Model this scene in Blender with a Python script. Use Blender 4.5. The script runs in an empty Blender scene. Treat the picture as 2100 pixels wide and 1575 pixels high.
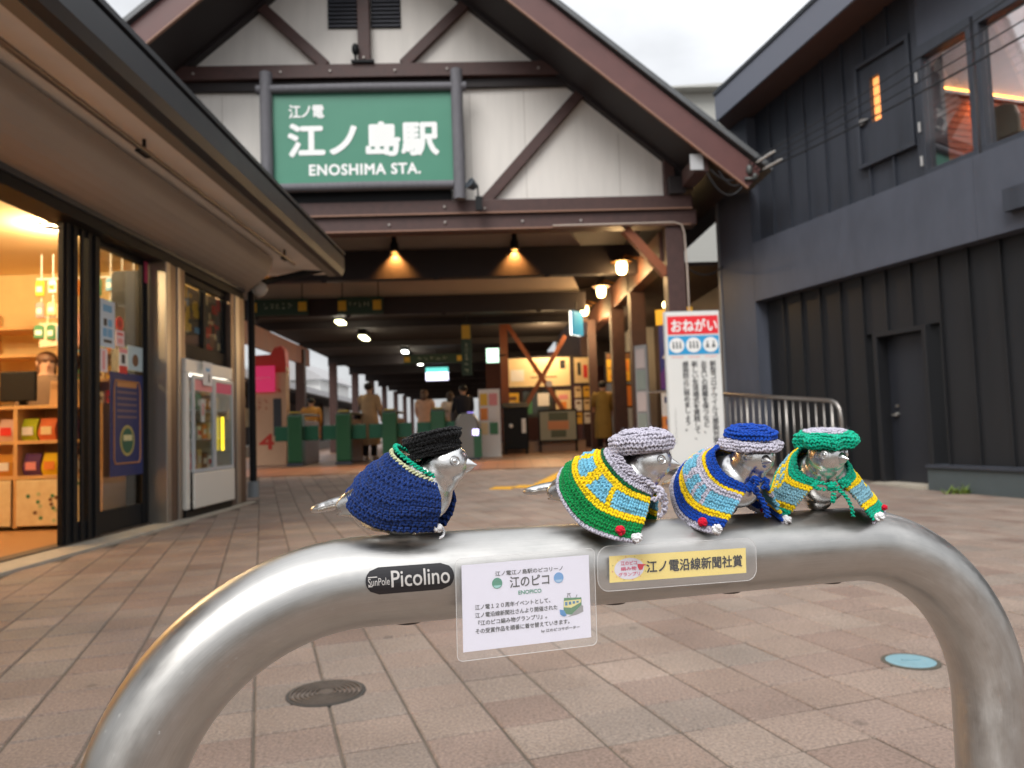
import bpy, bmesh, math, random
import numpy as np
from mathutils import Matrix, Vector, Euler

random.seed(7); rng = np.random.default_rng(7)
SC = bpy.context.scene
COL = SC.collection

# ------------------------------------------------------------------ camera
CAM_H, PITCH, ROLL = 0.77, math.radians(3.47), 0.033
fw = Vector((0, math.cos(PITCH), math.sin(PITCH)))
r0 = Vector((1, 0, 0)); u0 = r0.cross(fw)
rt = r0*math.cos(ROLL) - u0*math.sin(ROLL)
up = r0*math.sin(ROLL) + u0*math.cos(ROLL)
cd = bpy.data.cameras.new('camera'); cam = bpy.data.objects.new('camera', cd); COL.objects.link(cam)
cam.matrix_world = Matrix(((rt.x, up.x, -fw.x, 0), (rt.y, up.y, -fw.y, 0), (rt.z, up.z, -fw.z, CAM_H), (0, 0, 0, 1)))
cd.sensor_width = 36; cd.lens = 27.03; cd.clip_start = .02; cd.clip_end = 500
cd.dof.use_dof = True; cd.dof.focus_distance = .68; cd.dof.aperture_fstop = 9.5
SC.camera = cam

# ------------------------------------------------------------------ world: overcast sky
SUN_EL, SUN_AZ = math.radians(48), math.radians(205)     # behind the camera, a little to the left
W = bpy.data.worlds.new('World'); SC.world = W; W.use_nodes = True
nt = W.node_tree; nt.nodes.clear(); N = nt.nodes.new; L = nt.links.new
out = N('ShaderNodeOutputWorld'); bg = N('ShaderNodeBackground'); bg.inputs['Strength'].default_value = .1
sky = N('ShaderNodeTexSky'); sky.sky_type = 'NISHITA'; sky.sun_disc = False
sky.sun_elevation = SUN_EL; sky.sun_rotation = SUN_AZ; sky.dust_density = 4
tc = N('ShaderNodeTexCoord'); sp = N('ShaderNodeSeparateXYZ'); L(tc.outputs['Generated'], sp.inputs[0])
cl = N('ShaderNodeMath'); cl.operation = 'MAXIMUM'; cl.inputs[1].default_value = 0; L(sp.outputs['Z'], cl.inputs[0])
cie = N('ShaderNodeMath'); cie.operation = 'MULTIPLY_ADD'; cie.inputs[1].default_value = 8.2; cie.inputs[2].default_value = 4.1; L(cl.outputs[0], cie.inputs[0])
no = N('ShaderNodeTexNoise'); no.inputs['Scale'].default_value = 3.2; no.inputs['Detail'].default_value = 6; no.inputs['Roughness'].default_value = .5
mp = N('ShaderNodeMapping'); mp.inputs['Scale'].default_value = (1, 1, 2.2); L(tc.outputs['Generated'], mp.inputs[0]); L(mp.outputs[0], no.inputs['Vector'])
rp = N('ShaderNodeMapRange'); rp.inputs['From Min'].default_value = .3; rp.inputs['From Max'].default_value = .7
rp.inputs['To Min'].default_value = .66; rp.inputs['To Max'].default_value = 1.08; L(no.outputs[0], rp.inputs['Value'])
ml = N('ShaderNodeMath'); ml.operation = 'MULTIPLY'; L(cie.outputs[0], ml.inputs[0]); L(rp.outputs[0], ml.inputs[1])
cc = N('ShaderNodeCombineXYZ')
for i, k in enumerate((.985, 1.0, 1.02)):
    m_ = N('ShaderNodeMath'); m_.operation = 'MULTIPLY'; m_.inputs[1].default_value = k; L(ml.outputs[0], m_.inputs[0]); L(m_.outputs[0], cc.inputs[i])
mx = N('ShaderNodeMix'); mx.data_type = 'RGBA'; mx.inputs[0].default_value = .88
L(sky.outputs[0], mx.inputs[6]); L(cc.outputs[0], mx.inputs[7]); L(mx.outputs[2], bg.inputs['Color']); L(bg.outputs[0], out.inputs[0])
sd = bpy.data.lights.new('sun', 'SUN'); sd.energy = 1.5; sd.angle = math.radians(35); sd.color = (1, .985, .96)
sun = bpy.data.objects.new('sun', sd); COL.objects.link(sun)
# direction towards the sun (Nishita: rotation measured clockwise from +Y)
sv = Vector((math.sin(SUN_AZ)*math.cos(SUN_EL), math.cos(SUN_AZ)*math.cos(SUN_EL), math.sin(SUN_EL)))
sun.rotation_euler = sv.to_track_quat('Z', 'Y').to_euler()
SC.view_settings.view_transform = 'Standard'; SC.view_settings.look = 'None'
SC.view_settings.exposure = .74; SC.view_settings.gamma = 1; SC.view_settings.use_curve_mapping = False
SC.render.engine = 'CYCLES'; SC.cycles.use_denoising = True
SC.cycles.max_bounces = 7; SC.cycles.diffuse_bounces = 4; SC.cycles.glossy_bounces = 4; SC.cycles.transparent_max_bounces = 12
SC.cycles.sample_clamp_indirect = 6; SC.cycles.caustics_reflective = False; SC.cycles.caustics_refractive = False

# ------------------------------------------------------------------ helpers: colour + materials
def lin(c):
    c = c/255
    return c/12.92 if c <= .04045 else ((c+.055)/1.055)**2.4
def rgb(r, g, b): return (lin(r), lin(g), lin(b))
MATS = {}
def mat(name, col, rough=.6, metal=0, vary=.0, vscale=6, bump=0, bscale=60, spec=.5, coat=0, emit=None, estr=0, stretch=(1, 1, 1), col2=None, dirt=0):
    if name in MATS: return MATS[name]
    m = bpy.data.materials.new(name); m.use_nodes = True; MATS[name] = m
    t = m.node_tree; b = t.nodes['Principled BSDF']
    b.inputs['Base Color'].default_value = (*col, 1); b.inputs['Roughness'].default_value = rough
    b.inputs['Metallic'].default_value = metal; b.inputs['Specular IOR Level'].default_value = spec; b.inputs['Coat Weight'].default_value = coat
    if emit: b.inputs['Emission Color'].default_value = (*emit, 1); b.inputs['Emission Strength'].default_value = estr
    if vary or bump or dirt:
        tc = t.nodes.new('ShaderNodeTexCoord'); mp = t.nodes.new('ShaderNodeMapping'); mp.inputs['Scale'].default_value = stretch
        t.links.new(tc.outputs['Object'], mp.inputs[0])
    if vary or dirt:
        n = t.nodes.new('ShaderNodeTexNoise'); n.inputs['Scale'].default_value = vscale; n.inputs['Detail'].default_value = 7; n.inputs['Roughness'].default_value = .62
        t.links.new(mp.outputs[0], n.inputs['Vector'])
        mr = t.nodes.new('ShaderNodeMapRange'); mr.inputs['From Min'].default_value = .28; mr.inputs['From Max'].default_value = .72
        t.links.new(n.outputs[0], mr.inputs['Value'])
        mx = t.nodes.new('ShaderNodeMix'); mx.data_type = 'RGBA'
        c2 = col2 or tuple(c*(1+vary) for c in col); c1 = tuple(c*(1-vary) for c in col) if not col2 else col
        mx.inputs[6].default_value = (*c1, 1); mx.inputs[7].default_value = (*c2, 1)
        t.links.new(mr.outputs[0], mx.inputs[0]); t.links.new(mx.outputs[2], b.inputs['Base Color'])
        rr = t.nodes.new('ShaderNodeMapRange'); rr.inputs['To Min'].default_value = max(.04, rough-.08); rr.inputs['To Max'].default_value = min(1, rough+.1)
        t.links.new(n.outputs[0], rr.inputs['Value']); t.links.new(rr.outputs[0], b.inputs['Roughness'])
    if bump:
        n2 = t.nodes.new('ShaderNodeTexNoise'); n2.inputs['Scale'].default_value = bscale; n2.inputs['Detail'].default_value = 4
        t.links.new(mp.outputs[0], n2.inputs['Vector'])
        bp = t.nodes.new('ShaderNodeBump'); bp.inputs['Strength'].default_value = bump; bp.inputs['Distance'].default_value = .01
        t.links.new(n2.outputs[0], bp.inputs['Height']); t.links.new(bp.outputs[0], b.inputs['Normal'])
    return m
def emis(name, col, s):
    return mat(name, col, .5, emit=col, estr=s)
def glass(name, tint=(1, 1, 1), refl=.04, rough=.02):
    if name in MATS: return MATS[name]
    m = bpy.data.materials.new(name); m.use_nodes = True; MATS[name] = m; t = m.node_tree; t.nodes.clear()
    o = t.nodes.new('ShaderNodeOutputMaterial'); tr = t.nodes.new('ShaderNodeBsdfTransparent'); tr.inputs[0].default_value = (*tint, 1)
    g = t.nodes.new('ShaderNodeBsdfGlossy'); g.inputs['Roughness'].default_value = rough
    lw = t.nodes.new('ShaderNodeLayerWeight'); lw.inputs[0].default_value = .12
    mr = t.nodes.new('ShaderNodeMapRange'); mr.inputs['To Min'].default_value = refl; mr.inputs['To Max'].default_value = .45; t.links.new(lw.outputs['Fresnel'], mr.inputs['Value'])
    mx = t.nodes.new('ShaderNodeMixShader'); t.links.new(mr.outputs[0], mx.inputs[0]); t.links.new(tr.outputs[0], mx.inputs[1]); t.links.new(g.outputs[0], mx.inputs[2])
    t.links.new(mx.outputs[0], o.inputs[0]); return m
def film(name, alpha):
    m = mat(name, (.85, .84, .83), .25, spec=.6); m.node_tree.nodes['Principled BSDF'].inputs['Alpha'].default_value = alpha; return m

# ------------------------------------------------------------------ helpers: meshes
class MB:
    def __init__(s): s.v = []; s.f = []
    def add(s, v, f):
        o = len(s.v); s.v += [tuple(p) for p in v]; s.f += [tuple(i+o for i in q) for q in f]; return s
    def box(s, x0, x1, y0, y1, z0, z1, M=None):
        v = [Vector((x, y, z)) for x in (x0, x1) for y in (y0, y1) for z in (z0, z1)]
        if M: v = [M @ p for p in v]
        return s.add(v, [(0, 1, 3, 2), (4, 6, 7, 5), (0, 4, 5, 1), (2, 3, 7, 6), (0, 2, 6, 4), (1, 5, 7, 3)])
    def beam(s, a, b, w, h, upv=(0, 0, 1)):      # box from a to b, w sideways, h along upv
        a = Vector(a); b = Vector(b); d = (b-a); ln = d.length; d.normalize(); u = Vector(upv); sdv = d.cross(u).normalized(); u = sdv.cross(d)
        M = Matrix(((sdv.x, d.x, u.x, a.x), (sdv.y, d.y, u.y, a.y), (sdv.z, d.z, u.z, a.z), (0, 0, 0, 1)))
        return s.box(-w/2, w/2, 0, ln, -h/2, h/2, M)
    def tube(s, pts, r, n=10, cap=True):
        pts = [Vector(p) for p in pts]; R = r if isinstance(r, (list, tuple)) else [r]*len(pts); v = []; f = []
        t0 = (pts[1]-pts[0]).normalized(); nv = t0.orthogonal().normalized()
        for i, p in enumerate(pts):
            t = (pts[min(i+1, len(pts)-1)]-pts[max(i-1, 0)]).normalized(); nv = (nv-t*nv.dot(t)).normalized(); bn = t.cross(nv)
            for k in range(n):
                a = 2*math.pi*k/n; v.append(p+(nv*math.cos(a)+bn*math.sin(a))*R[i])
        for i in range(len(pts)-1):
            for k in range(n): f.append((i*n+k, i*n+(k+1) % n, (i+1)*n+(k+1) % n, (i+1)*n+k))
        if cap: f.append(tuple(range(n))[::-1]); f.append(tuple((len(pts)-1)*n+k for k in range(n)))
        return s.add(v, f)
    def lathe(s, prof, n=24, M=None, cap=True):
        v = []; f = []
        for r, z in prof:
            for k in range(n):
                a = 2*math.pi*k/n; v.append(Vector((r*math.cos(a), r*math.sin(a), z)))
        for i in range(len(prof)-1):
            for k in range(n): f.append((i*n+k, i*n+(k+1) % n, (i+1)*n+(k+1) % n, (i+1)*n+k))
        if cap: f.append(tuple(range(n))[::-1]); f.append(tuple((len(prof)-1)*n+k for k in range(n)))
        if M: v = [M @ p for p in v]
        return s.add(v, f)
    def ell(s, c, r, rot=(0, 0, 0), n=16, m=10):
        M = Matrix.Translation(c) @ Euler(rot).to_matrix().to_4x4() @ Matrix.Diagonal((*r, 1))
        return s.lathe([(max(.001, math.sin(math.pi*i/m)), -math.cos(math.pi*i/m)) for i in range(m+1)], n, M)
    def prism(s, poly, a0, a1, axis='y', M=None):   # polygon in the two other axes, extruded along axis
        def P(p, a): return Vector((p[0], a, p[1])) if axis == 'y' else (Vector((a, p[0], p[1])) if axis == 'x' else Vector((p[0], p[1], a)))
        n = len(poly); v = [P(p, a0) for p in poly]+[P(p, a1) for p in poly]
        if M: v = [M @ p for p in v]
        return s.add(v, [tuple(range(n)), tuple(range(2*n-1, n-1, -1))]+[(i, (i+1) % n, n+(i+1) % n, n+i) for i in range(n)])
def link(o, parent=None):
    COL.objects.link(o)
    if parent: o.parent = parent
    return o
def obj(name, mb, m, parent=None, smooth=False, bevel=0, angle=None):
    me = bpy.data.meshes.new(name); me.from_pydata(mb.v, [], mb.f)
    bm = bmesh.new(); bm.from_mesh(me); bmesh.ops.recalc_face_normals(bm, faces=bm.faces); bm.to_mesh(me); bm.free()
    if smooth: me.polygons.foreach_set('use_smooth', [True]*len(me.polygons))
    if smooth and angle: me.set_sharp_from_angle(angle=math.radians(angle))
    me.materials.append(m); o = bpy.data.objects.new(name, me)
    if bevel:
        b = o.modifiers.new('bevel', 'BEVEL'); b.width = bevel; b.segments = 2; b.limit_method = 'ANGLE'
    return link(o, parent)
def tag(o, label=None, cat=None, group=None, kind=None):
    for k, v in (('label', label), ('category', cat), ('group', group), ('kind', kind)):
        if v: o[k] = v
    return o
def thing(name, label, cat, loc=(0, 0, 0), rz=0, group=None):
    o = bpy.data.objects.new(name, None); COL.objects.link(o); o.location = loc; o.rotation_euler = (0, 0, rz); o.empty_display_size = .1
    return tag(o, label, cat, group)
def B(name, m, parent, *a, bevel=0):      # one box as one part
    return obj(name, MB().box(*a), m, parent, bevel=bevel)
def frame(o, x, y):
    o = Vector(o); x = Vector(x).normalized(); y = Vector(y).normalized(); z = x.cross(y).normalized()
    return Matrix(((x.x, y.x, z.x, o.x), (x.y, y.y, z.y, o.y), (x.z, y.z, z.z, o.z), (0, 0, 0, 1)))
def glyphs(body, bold=0, space=1.0, lsp=1.0):
    c = bpy.data.curves.new('t', 'FONT'); c.body = body; c.size = 1; c.offset = bold; c.resolution_u = 3; c.align_x = 'CENTER'; c.space_character = space; c.space_line = lsp
    o = bpy.data.objects.new('t', c); COL.objects.link(o)
    dg = bpy.context.evaluated_depsgraph_get(); dg.update()
    me = bpy.data.meshes.new_from_object(o.evaluated_get(dg))
    v = np.array([q.co[:] for q in me.vertices]); f = [tuple(p.vertices) for p in me.polygons]
    bpy.data.objects.remove(o); bpy.data.meshes.remove(me); bpy.data.curves.remove(c); return v, f
def text(parent, body, x0, x1, y0, y1, M, m, bold=0, name='lettering', space=1.0, lsp=1.0, wrap=None, shear=0):
    v, f = glyphs(body, 0, space, lsp); lo = v.min(0); hi = v.max(0)
    X = x0+(v[:, 0]-lo[0])/(hi[0]-lo[0])*(x1-x0); Y = y0+(v[:, 1]-lo[1])/(hi[1]-lo[1])*(y1-y0); X = X+shear*(Y-y0)
    pts = [Vector((a, b, 0)) for a, b in zip(X, Y)]
    if bold:            # heavier strokes: the same outlines shifted round a small circle, each a hair in front of the last
        em = (y1-y0)/max(1, body.count('\n')+1); r_ = bold*em; n0 = len(pts); base = list(pts); f0 = list(f)
        for k in range(8):
            a = 2*math.pi*k/8; pts += [p+Vector((r_*math.cos(a), r_*math.sin(a), em*.0006*(k+1))) for p in base]; f = f+[tuple(i+n0*(k+1) for i in q) for q in f0]
    if wrap:            # cut long strokes so that they follow the curve
        bm = bmesh.new(); vs_ = [bm.verts.new(p) for p in pts]
        for q in f:
            try: bm.faces.new([vs_[i] for i in q])
            except ValueError: pass
        for yy in np.linspace(y0, y1, 9)[1:-1]: bmesh.ops.bisect_plane(bm, geom=bm.verts[:]+bm.edges[:]+bm.faces[:], plane_co=(0, yy, 0), plane_no=(0, 1, 0))
        bm.verts.index_update(); pts = [v_.co.copy() for v_ in bm.verts]; f = [tuple(v_.index for v_ in q.verts) for q in bm.faces]; bm.free()
    pts = [wrap(p) for p in pts] if wrap else [M @ p for p in pts]
    me = bpy.data.meshes.new(name); me.from_pydata([tuple(p) for p in pts], [], f); me.materials.append(m)
    return link(bpy.data.objects.new(name, me), parent)
def scrib(parent, x0, x1, y0, y1, M, m, cols, rows=1, name='print'):      # lettering too blurred to read: small unreadable strokes
    mb = MB(); cw, ch = (x1-x0)/cols, (y1-y0)/rows; k = 0
    for i in range(cols):
        for j in range(rows):
            for q in range(4):
                a, b = x0+cw*(i+random.uniform(.08, .55)), y0+ch*(j+random.uniform(.08, .75)); hz = q % 2; w, h = (cw*random.uniform(.3, .42), ch*.12) if hz else (cw*.12, ch*random.uniform(.2, .6)); k += 1; z = 1e-5*k
                h = min(h, y0+ch*(j+.95)-b); mb.add([M @ Vector(p) for p in ((a, b, z), (a+w, b, z), (a+w, b+h, z), (a, b+h, z))], [(0, 1, 2, 3)])
    return obj(name, mb, m, parent)
def ss(t): t = min(1, max(0, t)); return t*t*(3-2*t)
def zg(x, y):      # ground height: a gentle ramp up to the station, a fall towards the dark building
    return .2*ss((y-8)/8) - .115*ss((x-1)/4)*(1-ss((y-9.5)/5))

# ------------------------------------------------------------------ materials
TIMBER = mat('stained_timber', rgb(74, 50, 46), .55, vary=.22, vscale=9, bump=.15, bscale=40, stretch=(1, 1, 1))
TIMBER_R = mat('red_brown_board', rgb(98, 62, 59), .45, vary=.12, vscale=3, bump=.06, bscale=30)
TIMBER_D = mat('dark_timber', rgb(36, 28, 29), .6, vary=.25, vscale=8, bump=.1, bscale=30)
ORANGEWOOD = mat('orange_timber', rgb(142, 78, 44), .55, vary=.2, vscale=5, stretch=(1, 1, .2))
PLASTER = mat('white_panel', rgb(232, 227, 220), .7, vary=.06, vscale=3.2, bump=.05, bscale=120, stretch=(2, 1, .25))
PLASTER_I = mat('grey_beige_infill', rgb(196, 178, 164), .8, vary=.06, vscale=2)
BARK = mat('log_paint', rgb(104, 103, 108), .7, vary=.16, vscale=22, bump=.4, bscale=60, stretch=(1, 1, .25))
SIGN_G = mat('sign_green', rgb(72, 138, 114), .35, vary=.03, vscale=2)
WHITE = mat('white_paint', rgb(240, 240, 238), .45)
BLACK = mat('black_metal', rgb(18, 19, 22), .6, vary=.2, vscale=4, spec=.3)
DKGREY = mat('dark_grey_metal', rgb(60, 64, 70), .4, vary=.1)
ALU = mat('aluminium_post', rgb(170, 164, 156), .38, metal=.85, vary=.08, vscale=5, stretch=(1, 1, .1))
ALU_B = mat('brown_aluminium', rgb(108, 92, 82), .38, metal=.7, vary=.08, vscale=5)
BEIGE = mat('beige_soffit', rgb(240, 236, 230), .65, vary=.05, vscale=2, bump=.03, bscale=80)
BEIGE_D = mat('beige_shaded', rgb(162, 152, 142), .7, vary=.05, vscale=1.5, bump=.04, bscale=80)  # same beige as the soffit, with its shade put into the colour
FASCIA = mat('gutter_black', rgb(40, 44, 50), .45, vary=.1, vscale=3)
CONC = mat('concrete_sill', rgb(172, 164, 150), .85, vary=.14, vscale=9, bump=.3, bscale=90)
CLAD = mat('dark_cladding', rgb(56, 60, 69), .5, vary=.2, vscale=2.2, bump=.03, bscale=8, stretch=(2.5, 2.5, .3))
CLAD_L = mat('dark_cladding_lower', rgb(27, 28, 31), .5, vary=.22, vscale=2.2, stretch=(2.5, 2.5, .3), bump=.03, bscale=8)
CLAD_B = mat('painted_band', rgb(76, 80, 91), .62, vary=.15, vscale=2.6, bump=.05, bscale=40, stretch=(1.4, 1.4, .5))
PLINTH = mat('plinth_slate', rgb(74, 82, 84), .75, vary=.1, vscale=5)
SOFFIT_BR = mat('brown_soffit', rgb(96, 74, 68), .6, vary=.08)
GLASS = glass('window_glass', (.93, .95, .94), .035)
STEELR = mat('railing_steel', rgb(150, 145, 140), .32, metal=.9)
def P(name, *c, rough=.55, **k): return mat(name, rgb(*c), rough, **k)

# ------------------------------------------------------------------ ground + paving
xs = sorted(set([-200, -80, -40, -20]+list(np.arange(-12, 14.1, .5))+[20, 40, 80, 200])); ys = sorted(set([-60, -20, -8]+list(np.arange(-4, 20.1, .5))+[26, 40, 70, 140, 300]))
g = MB(); g.add([(x, y, zg(x, y)-.0045) for y in ys for x in xs], [(j*len(xs)+i, j*len(xs)+i+1, (j+1)*len(xs)+i+1, (j+1)*len(xs)+i) for j in range(len(ys)-1) for i in range(len(xs)-1)])
tag(obj('ground', g, mat('joint_mortar', rgb(100, 90, 80), .95, vary=.3, vscale=7, bump=.4, bscale=150), smooth=True), kind='structure')

def paver_mat(name, per_object):
    m = bpy.data.materials.new(name); m.use_nodes = True; t = m.node_tree; b = t.nodes['Principled BSDF']; n = t.nodes.new; l = t.links.new
    if per_object: rnd = n('ShaderNodeObjectInfo').outputs['Random']
    else: rnd = n('ShaderNodeNewGeometry').outputs['Random Per Island']
    cr = n('ShaderNodeValToRGB'); e = cr.color_ramp.elements; e[0].position = 0; e[0].color = (*rgb(128, 108, 97), 1); e[1].position = 1; e[1].color = (*rgb(152, 135, 123), 1)
    for p, c in ((.18, (140, 121, 110)), (.4, (137, 124, 114)), (.62, (146, 130, 118)), (.82, (138, 119, 107))): q = e.new(p); q.color = (*rgb(*c), 1)
    l(rnd, cr.inputs[0])
    g_ = n('ShaderNodeNewGeometry'); ns = n('ShaderNodeTexNoise'); ns.inputs['Scale'].default_value = 115; ns.inputs['Detail'].default_value = 5; ns.inputs['Roughness'].default_value = .7; l(g_.outputs['Position'], ns.inputs['Vector'])
    nb = n('ShaderNodeTexNoise'); nb.inputs['Scale'].default_value = 2.3; nb.inputs['Detail'].default_value = 6; l(g_.outputs['Position'], nb.inputs['Vector'])
    r1 = n('ShaderNodeMapRange'); r1.inputs['From Min'].default_value = .3; r1.inputs['From Max'].default_value = .7; r1.inputs['To Min'].default_value = .52; r1.inputs['To Max'].default_value = 1.42; l(ns.outputs[0], r1.inputs['Value'])
    r2 = n('ShaderNodeMapRange'); r2.inputs['From Min'].default_value = .3; r2.inputs['From Max'].default_value = .7; r2.inputs['To Min'].default_value = .8; r2.inputs['To Max'].default_value = 1.12; l(nb.outputs[0], r2.inputs['Value'])
    vo = n('ShaderNodeTexVoronoi'); vo.inputs['Scale'].default_value = 3.1; l(g_.outputs['Position'], vo.inputs['Vector'])
    r3 = n('ShaderNodeMapRange'); r3.inputs['From Min'].default_value = .045; r3.inputs['From Max'].default_value = .07; r3.inputs['To Min'].default_value = .68; r3.inputs['To Max'].default_value = 1; l(vo.outputs['Distance'], r3.inputs['Value'])
    m0 = n('ShaderNodeMath'); m0.operation = 'MULTIPLY'; l(r1.outputs[0], m0.inputs[0]); l(r3.outputs[0], m0.inputs[1])
    mm = n('ShaderNodeMath'); mm.operation = 'MULTIPLY'; l(m0.outputs[0], mm.inputs[0]); l(r2.outputs[0], mm.inputs[1])
    vm = n('ShaderNodeVectorMath'); vm.operation = 'SCALE'; l(cr.outputs[0], vm.inputs[0]); l(mm.outputs[0], vm.inputs['Scale']); l(vm.outputs[0], b.inputs['Base Color'])
    bp = n('ShaderNodeBump'); bp.inputs['Strength'].default_value = .5; bp.inputs['Distance'].default_value = .002; l(ns.outputs[0], bp.inputs['Height']); l(bp.outputs[0], b.inputs['Normal'])
    b.inputs['Roughness'].default_value = .78; return m
PV1, PV2 = paver_mat('paver_single', True), paver_mat('paver_field', False)
PA = math.radians(18.2); pd = Vector((-math.sin(PA), math.cos(PA), 0)); pr = Vector((math.cos(PA), math.sin(PA), 0))
PS, GAP = .2045, .0075
def paver_geo(mb, M):
    h = (PS-GAP)/2; c = .0035
    v = [(sx*h, sy*h, z) for z in (-.03, -c) for sx, sy in ((-1, -1), (1, -1), (1, 1), (-1, 1))]+[(sx*(h-c), sy*(h-c), 0) for sx, sy in ((-1, -1), (1, -1), (1, 1), (-1, 1))]
    f = [(8, 9, 10, 11)]+[(i, (i+1) % 4, 4+(i+1) % 4, 4+i) for i in range(4)]+[(4+i, 4+(i+1) % 4, 8+(i+1) % 4, 8+i) for i in range(4)]
    mb.add([M @ Vector(p) for p in v], f)
pav = tag(bpy.data.objects.new('paving', None), kind='structure'); COL.objects.link(pav)
cells = []
def cproj(x, y, z):
    d_ = Vector((x, y, z-CAM_H)); dz = d_.dot(fw)
    return (1050+1577*d_.dot(rt)/dz, 787-1577*d_.dot(up)/dz, dz) if dz > .1 else (0, 0, -1)
for i in range(-70, 70):
    for j in range(-15, 80):
        p = pr*((i+.37)*PS)+pd*((j+.1)*PS)
        if not (-4.2 < p.x < 7.5 and -1 < p.y < 12.9): continue
        if p.x < -3.12 and p.y < 9.6: continue
        if (p.x-5.32)*-.948+(p.y-8.2)*-.317 < -.02: continue          # under the dark building
        X, Y, D = cproj(p.x, p.y, zg(p.x, p.y)); vis = D > 0 and -60 < X < 2160 and Y < 1640
        cells.append((D if vis else 1e6+p.y, p))
cells.sort(key=lambda c: c[0])
pm = MB(); paver_geo(pm, Matrix.Identity(4)); pme = bpy.data.meshes.new('paver'); pme.from_pydata(pm.v, [], pm.f); pme.materials.append(PV1)
rest = MB()
for k, (D, p) in enumerate(cells):
    e = .05; gx = (zg(p.x+e, p.y)-zg(p.x-e, p.y))/(2*e); gy = (zg(p.x, p.y+e)-zg(p.x, p.y-e))/(2*e)
    zn = Vector((-gx+random.gauss(0, .004), -gy+random.gauss(0, .004), 1)).normalized(); xn = (pr-zn*pr.dot(zn)).normalized(); yn = zn.cross(xn)
    M = Matrix(((xn.x, yn.x, zn.x, p.x), (xn.y, yn.y, zn.y, p.y), (xn.z, yn.z, zn.z, zg(p.x, p.y)+random.gauss(0, .0006)), (0, 0, 0, 1)))
    if k < 300:
        o = bpy.data.objects.new('paver', pme); o.parent = pav; COL.objects.link(o); o.matrix_local = M
    else: paver_geo(rest, M)
me = bpy.data.meshes.new('paver_field'); me.from_pydata(rest.v, [], rest.f); me.materials.append(PV2)
tag(link(bpy.data.objects.new('paver_field', me), pav), kind='stuff')
# yellow tactile tiles in front of the entrance
TACT = P('tactile_yellow', 222, 164, 44, vary=.1, vscale=20)
tm = MB(); tm.box(-.145, .145, -.145, .145, -.02, .004)
for a in range(5):
    for b_ in range(5): tm.lathe([(.018, .004), (.011, .009)], 8, Matrix.Translation(((a-2)*.055, (b_-2)*.055, 0)))
tme = bpy.data.meshes.new('tactile_tile'); tme.from_pydata(tm.v, [], tm.f); tme.materials.append(TACT)
for x, y in [(-.16+.3*k, 10.0+.1*k) for k in range(2)]+[(.42+.075*k, 10.45+.29*k) for k in range(12)]+[(.72+.075*k, 10.37+.29*k) for k in range(12)]:
    o = bpy.data.objects.new('tactile_tile', tme); o.parent = pav; COL.objects.link(o); o.location = (x, y, zg(x, y)+.004); o.rotation_euler = (0.02, 0, -.25)
# station floor
fl = MB(); ysf = [12.9, 14, 15, 16, 20, 30, 60]; fl.add([(x, y, zg(0, y)+.006) for y in ysf for x in (-9, 4.6)], [(2*i, 2*i+1, 2*i+3, 2*i+2) for i in range(len(ysf)-1)])
def tile_mat():
    m = bpy.data.materials.new('station_tiles'); m.use_nodes = True; t = m.node_tree; b = t.nodes['Principled BSDF']; n = t.nodes.new
    g_ = n('ShaderNodeNewGeometry'); br = n('ShaderNodeTexBrick'); br.offset = 0; br.inputs['Scale'].default_value = 1; br.inputs['Brick Width'].default_value = .3; br.inputs['Row Height'].default_value = .3; br.inputs['Mortar Size'].default_value = .008
    br.inputs['Color1'].default_value = (*rgb(150, 112, 86), 1); br.inputs['Color2'].default_value = (*rgb(136, 100, 78), 1); br.inputs['Mortar'].default_value = (*rgb(96, 76, 62), 1)
    t.links.new(g_.outputs['Position'], br.inputs['Vector']); t.links.new(br.outputs[0], b.inputs['Base Color']); b.inputs['Roughness'].default_value = .4; return m
tag(obj('station_floor', fl, tile_mat()), kind='structure')

# manhole covers
mh = thing('manhole_cover', 'round grey iron inspection cover with concentric rings set in the paving', 'manhole cover', (-.59, 2.365, zg(-.59, 2.365)))
IRON = mat('cast_iron', rgb(98, 88, 80), .65, metal=.2, vary=.2, vscale=60, bump=.25, bscale=400)
obj('rim', MB().lathe([(.118, -.01), (.118, .0035), (.109, .0035), (.109, -.01)], 48), mat('rim_iron', rgb(70, 66, 62), .7, vary=.2, vscale=40), mh)
prof = [(.107, -.008), (.107, .0060)]
for k in range(6): a = .097-k*.014; prof += [(a+.004, .0060), (a+.003, -.001), (a-.003, -.001), (a-.004, .0060)]
obj('lid', MB().lathe(prof+[(.004, .0060)], 48), IRON, mh)
mk = MB()
for k in range(12): mk.box(-.004, .004, .03, .036, .0060, .0072, Matrix.Rotation(k*math.pi/6, 4, 'Z'))
obj('raised_mark', mk, IRON, mh)
bz = zg(1.231, 2.482)
bh = thing('valve_cover', 'small round pale blue painted valve cover set in the paving', 'valve cover', (1.231, 2.482, bz)); bh.scale = (.9, .9, 1)
obj('rim', MB().lathe([(.094, -.01), (.096, .003), (.080, .0035), (.080, -.01)], 40), mat('dark_soil_rim', rgb(84, 80, 70), .9, vary=.3, vscale=50, bump=.5, bscale=200), bh)
lid = MB(); lid.lathe([(.079, -.008), (.081, .004), (.072, .0062), (.060, .0058), (.05, .0064), (.004, .0066)], 40); lid.box(-.03, .03, -.006, .006, .006, .009)
obj('lid', lid, mat('pale_blue_paint', rgb(118, 152, 162), .7, vary=.08, vscale=30, bump=.1, bscale=120), bh)

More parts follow.
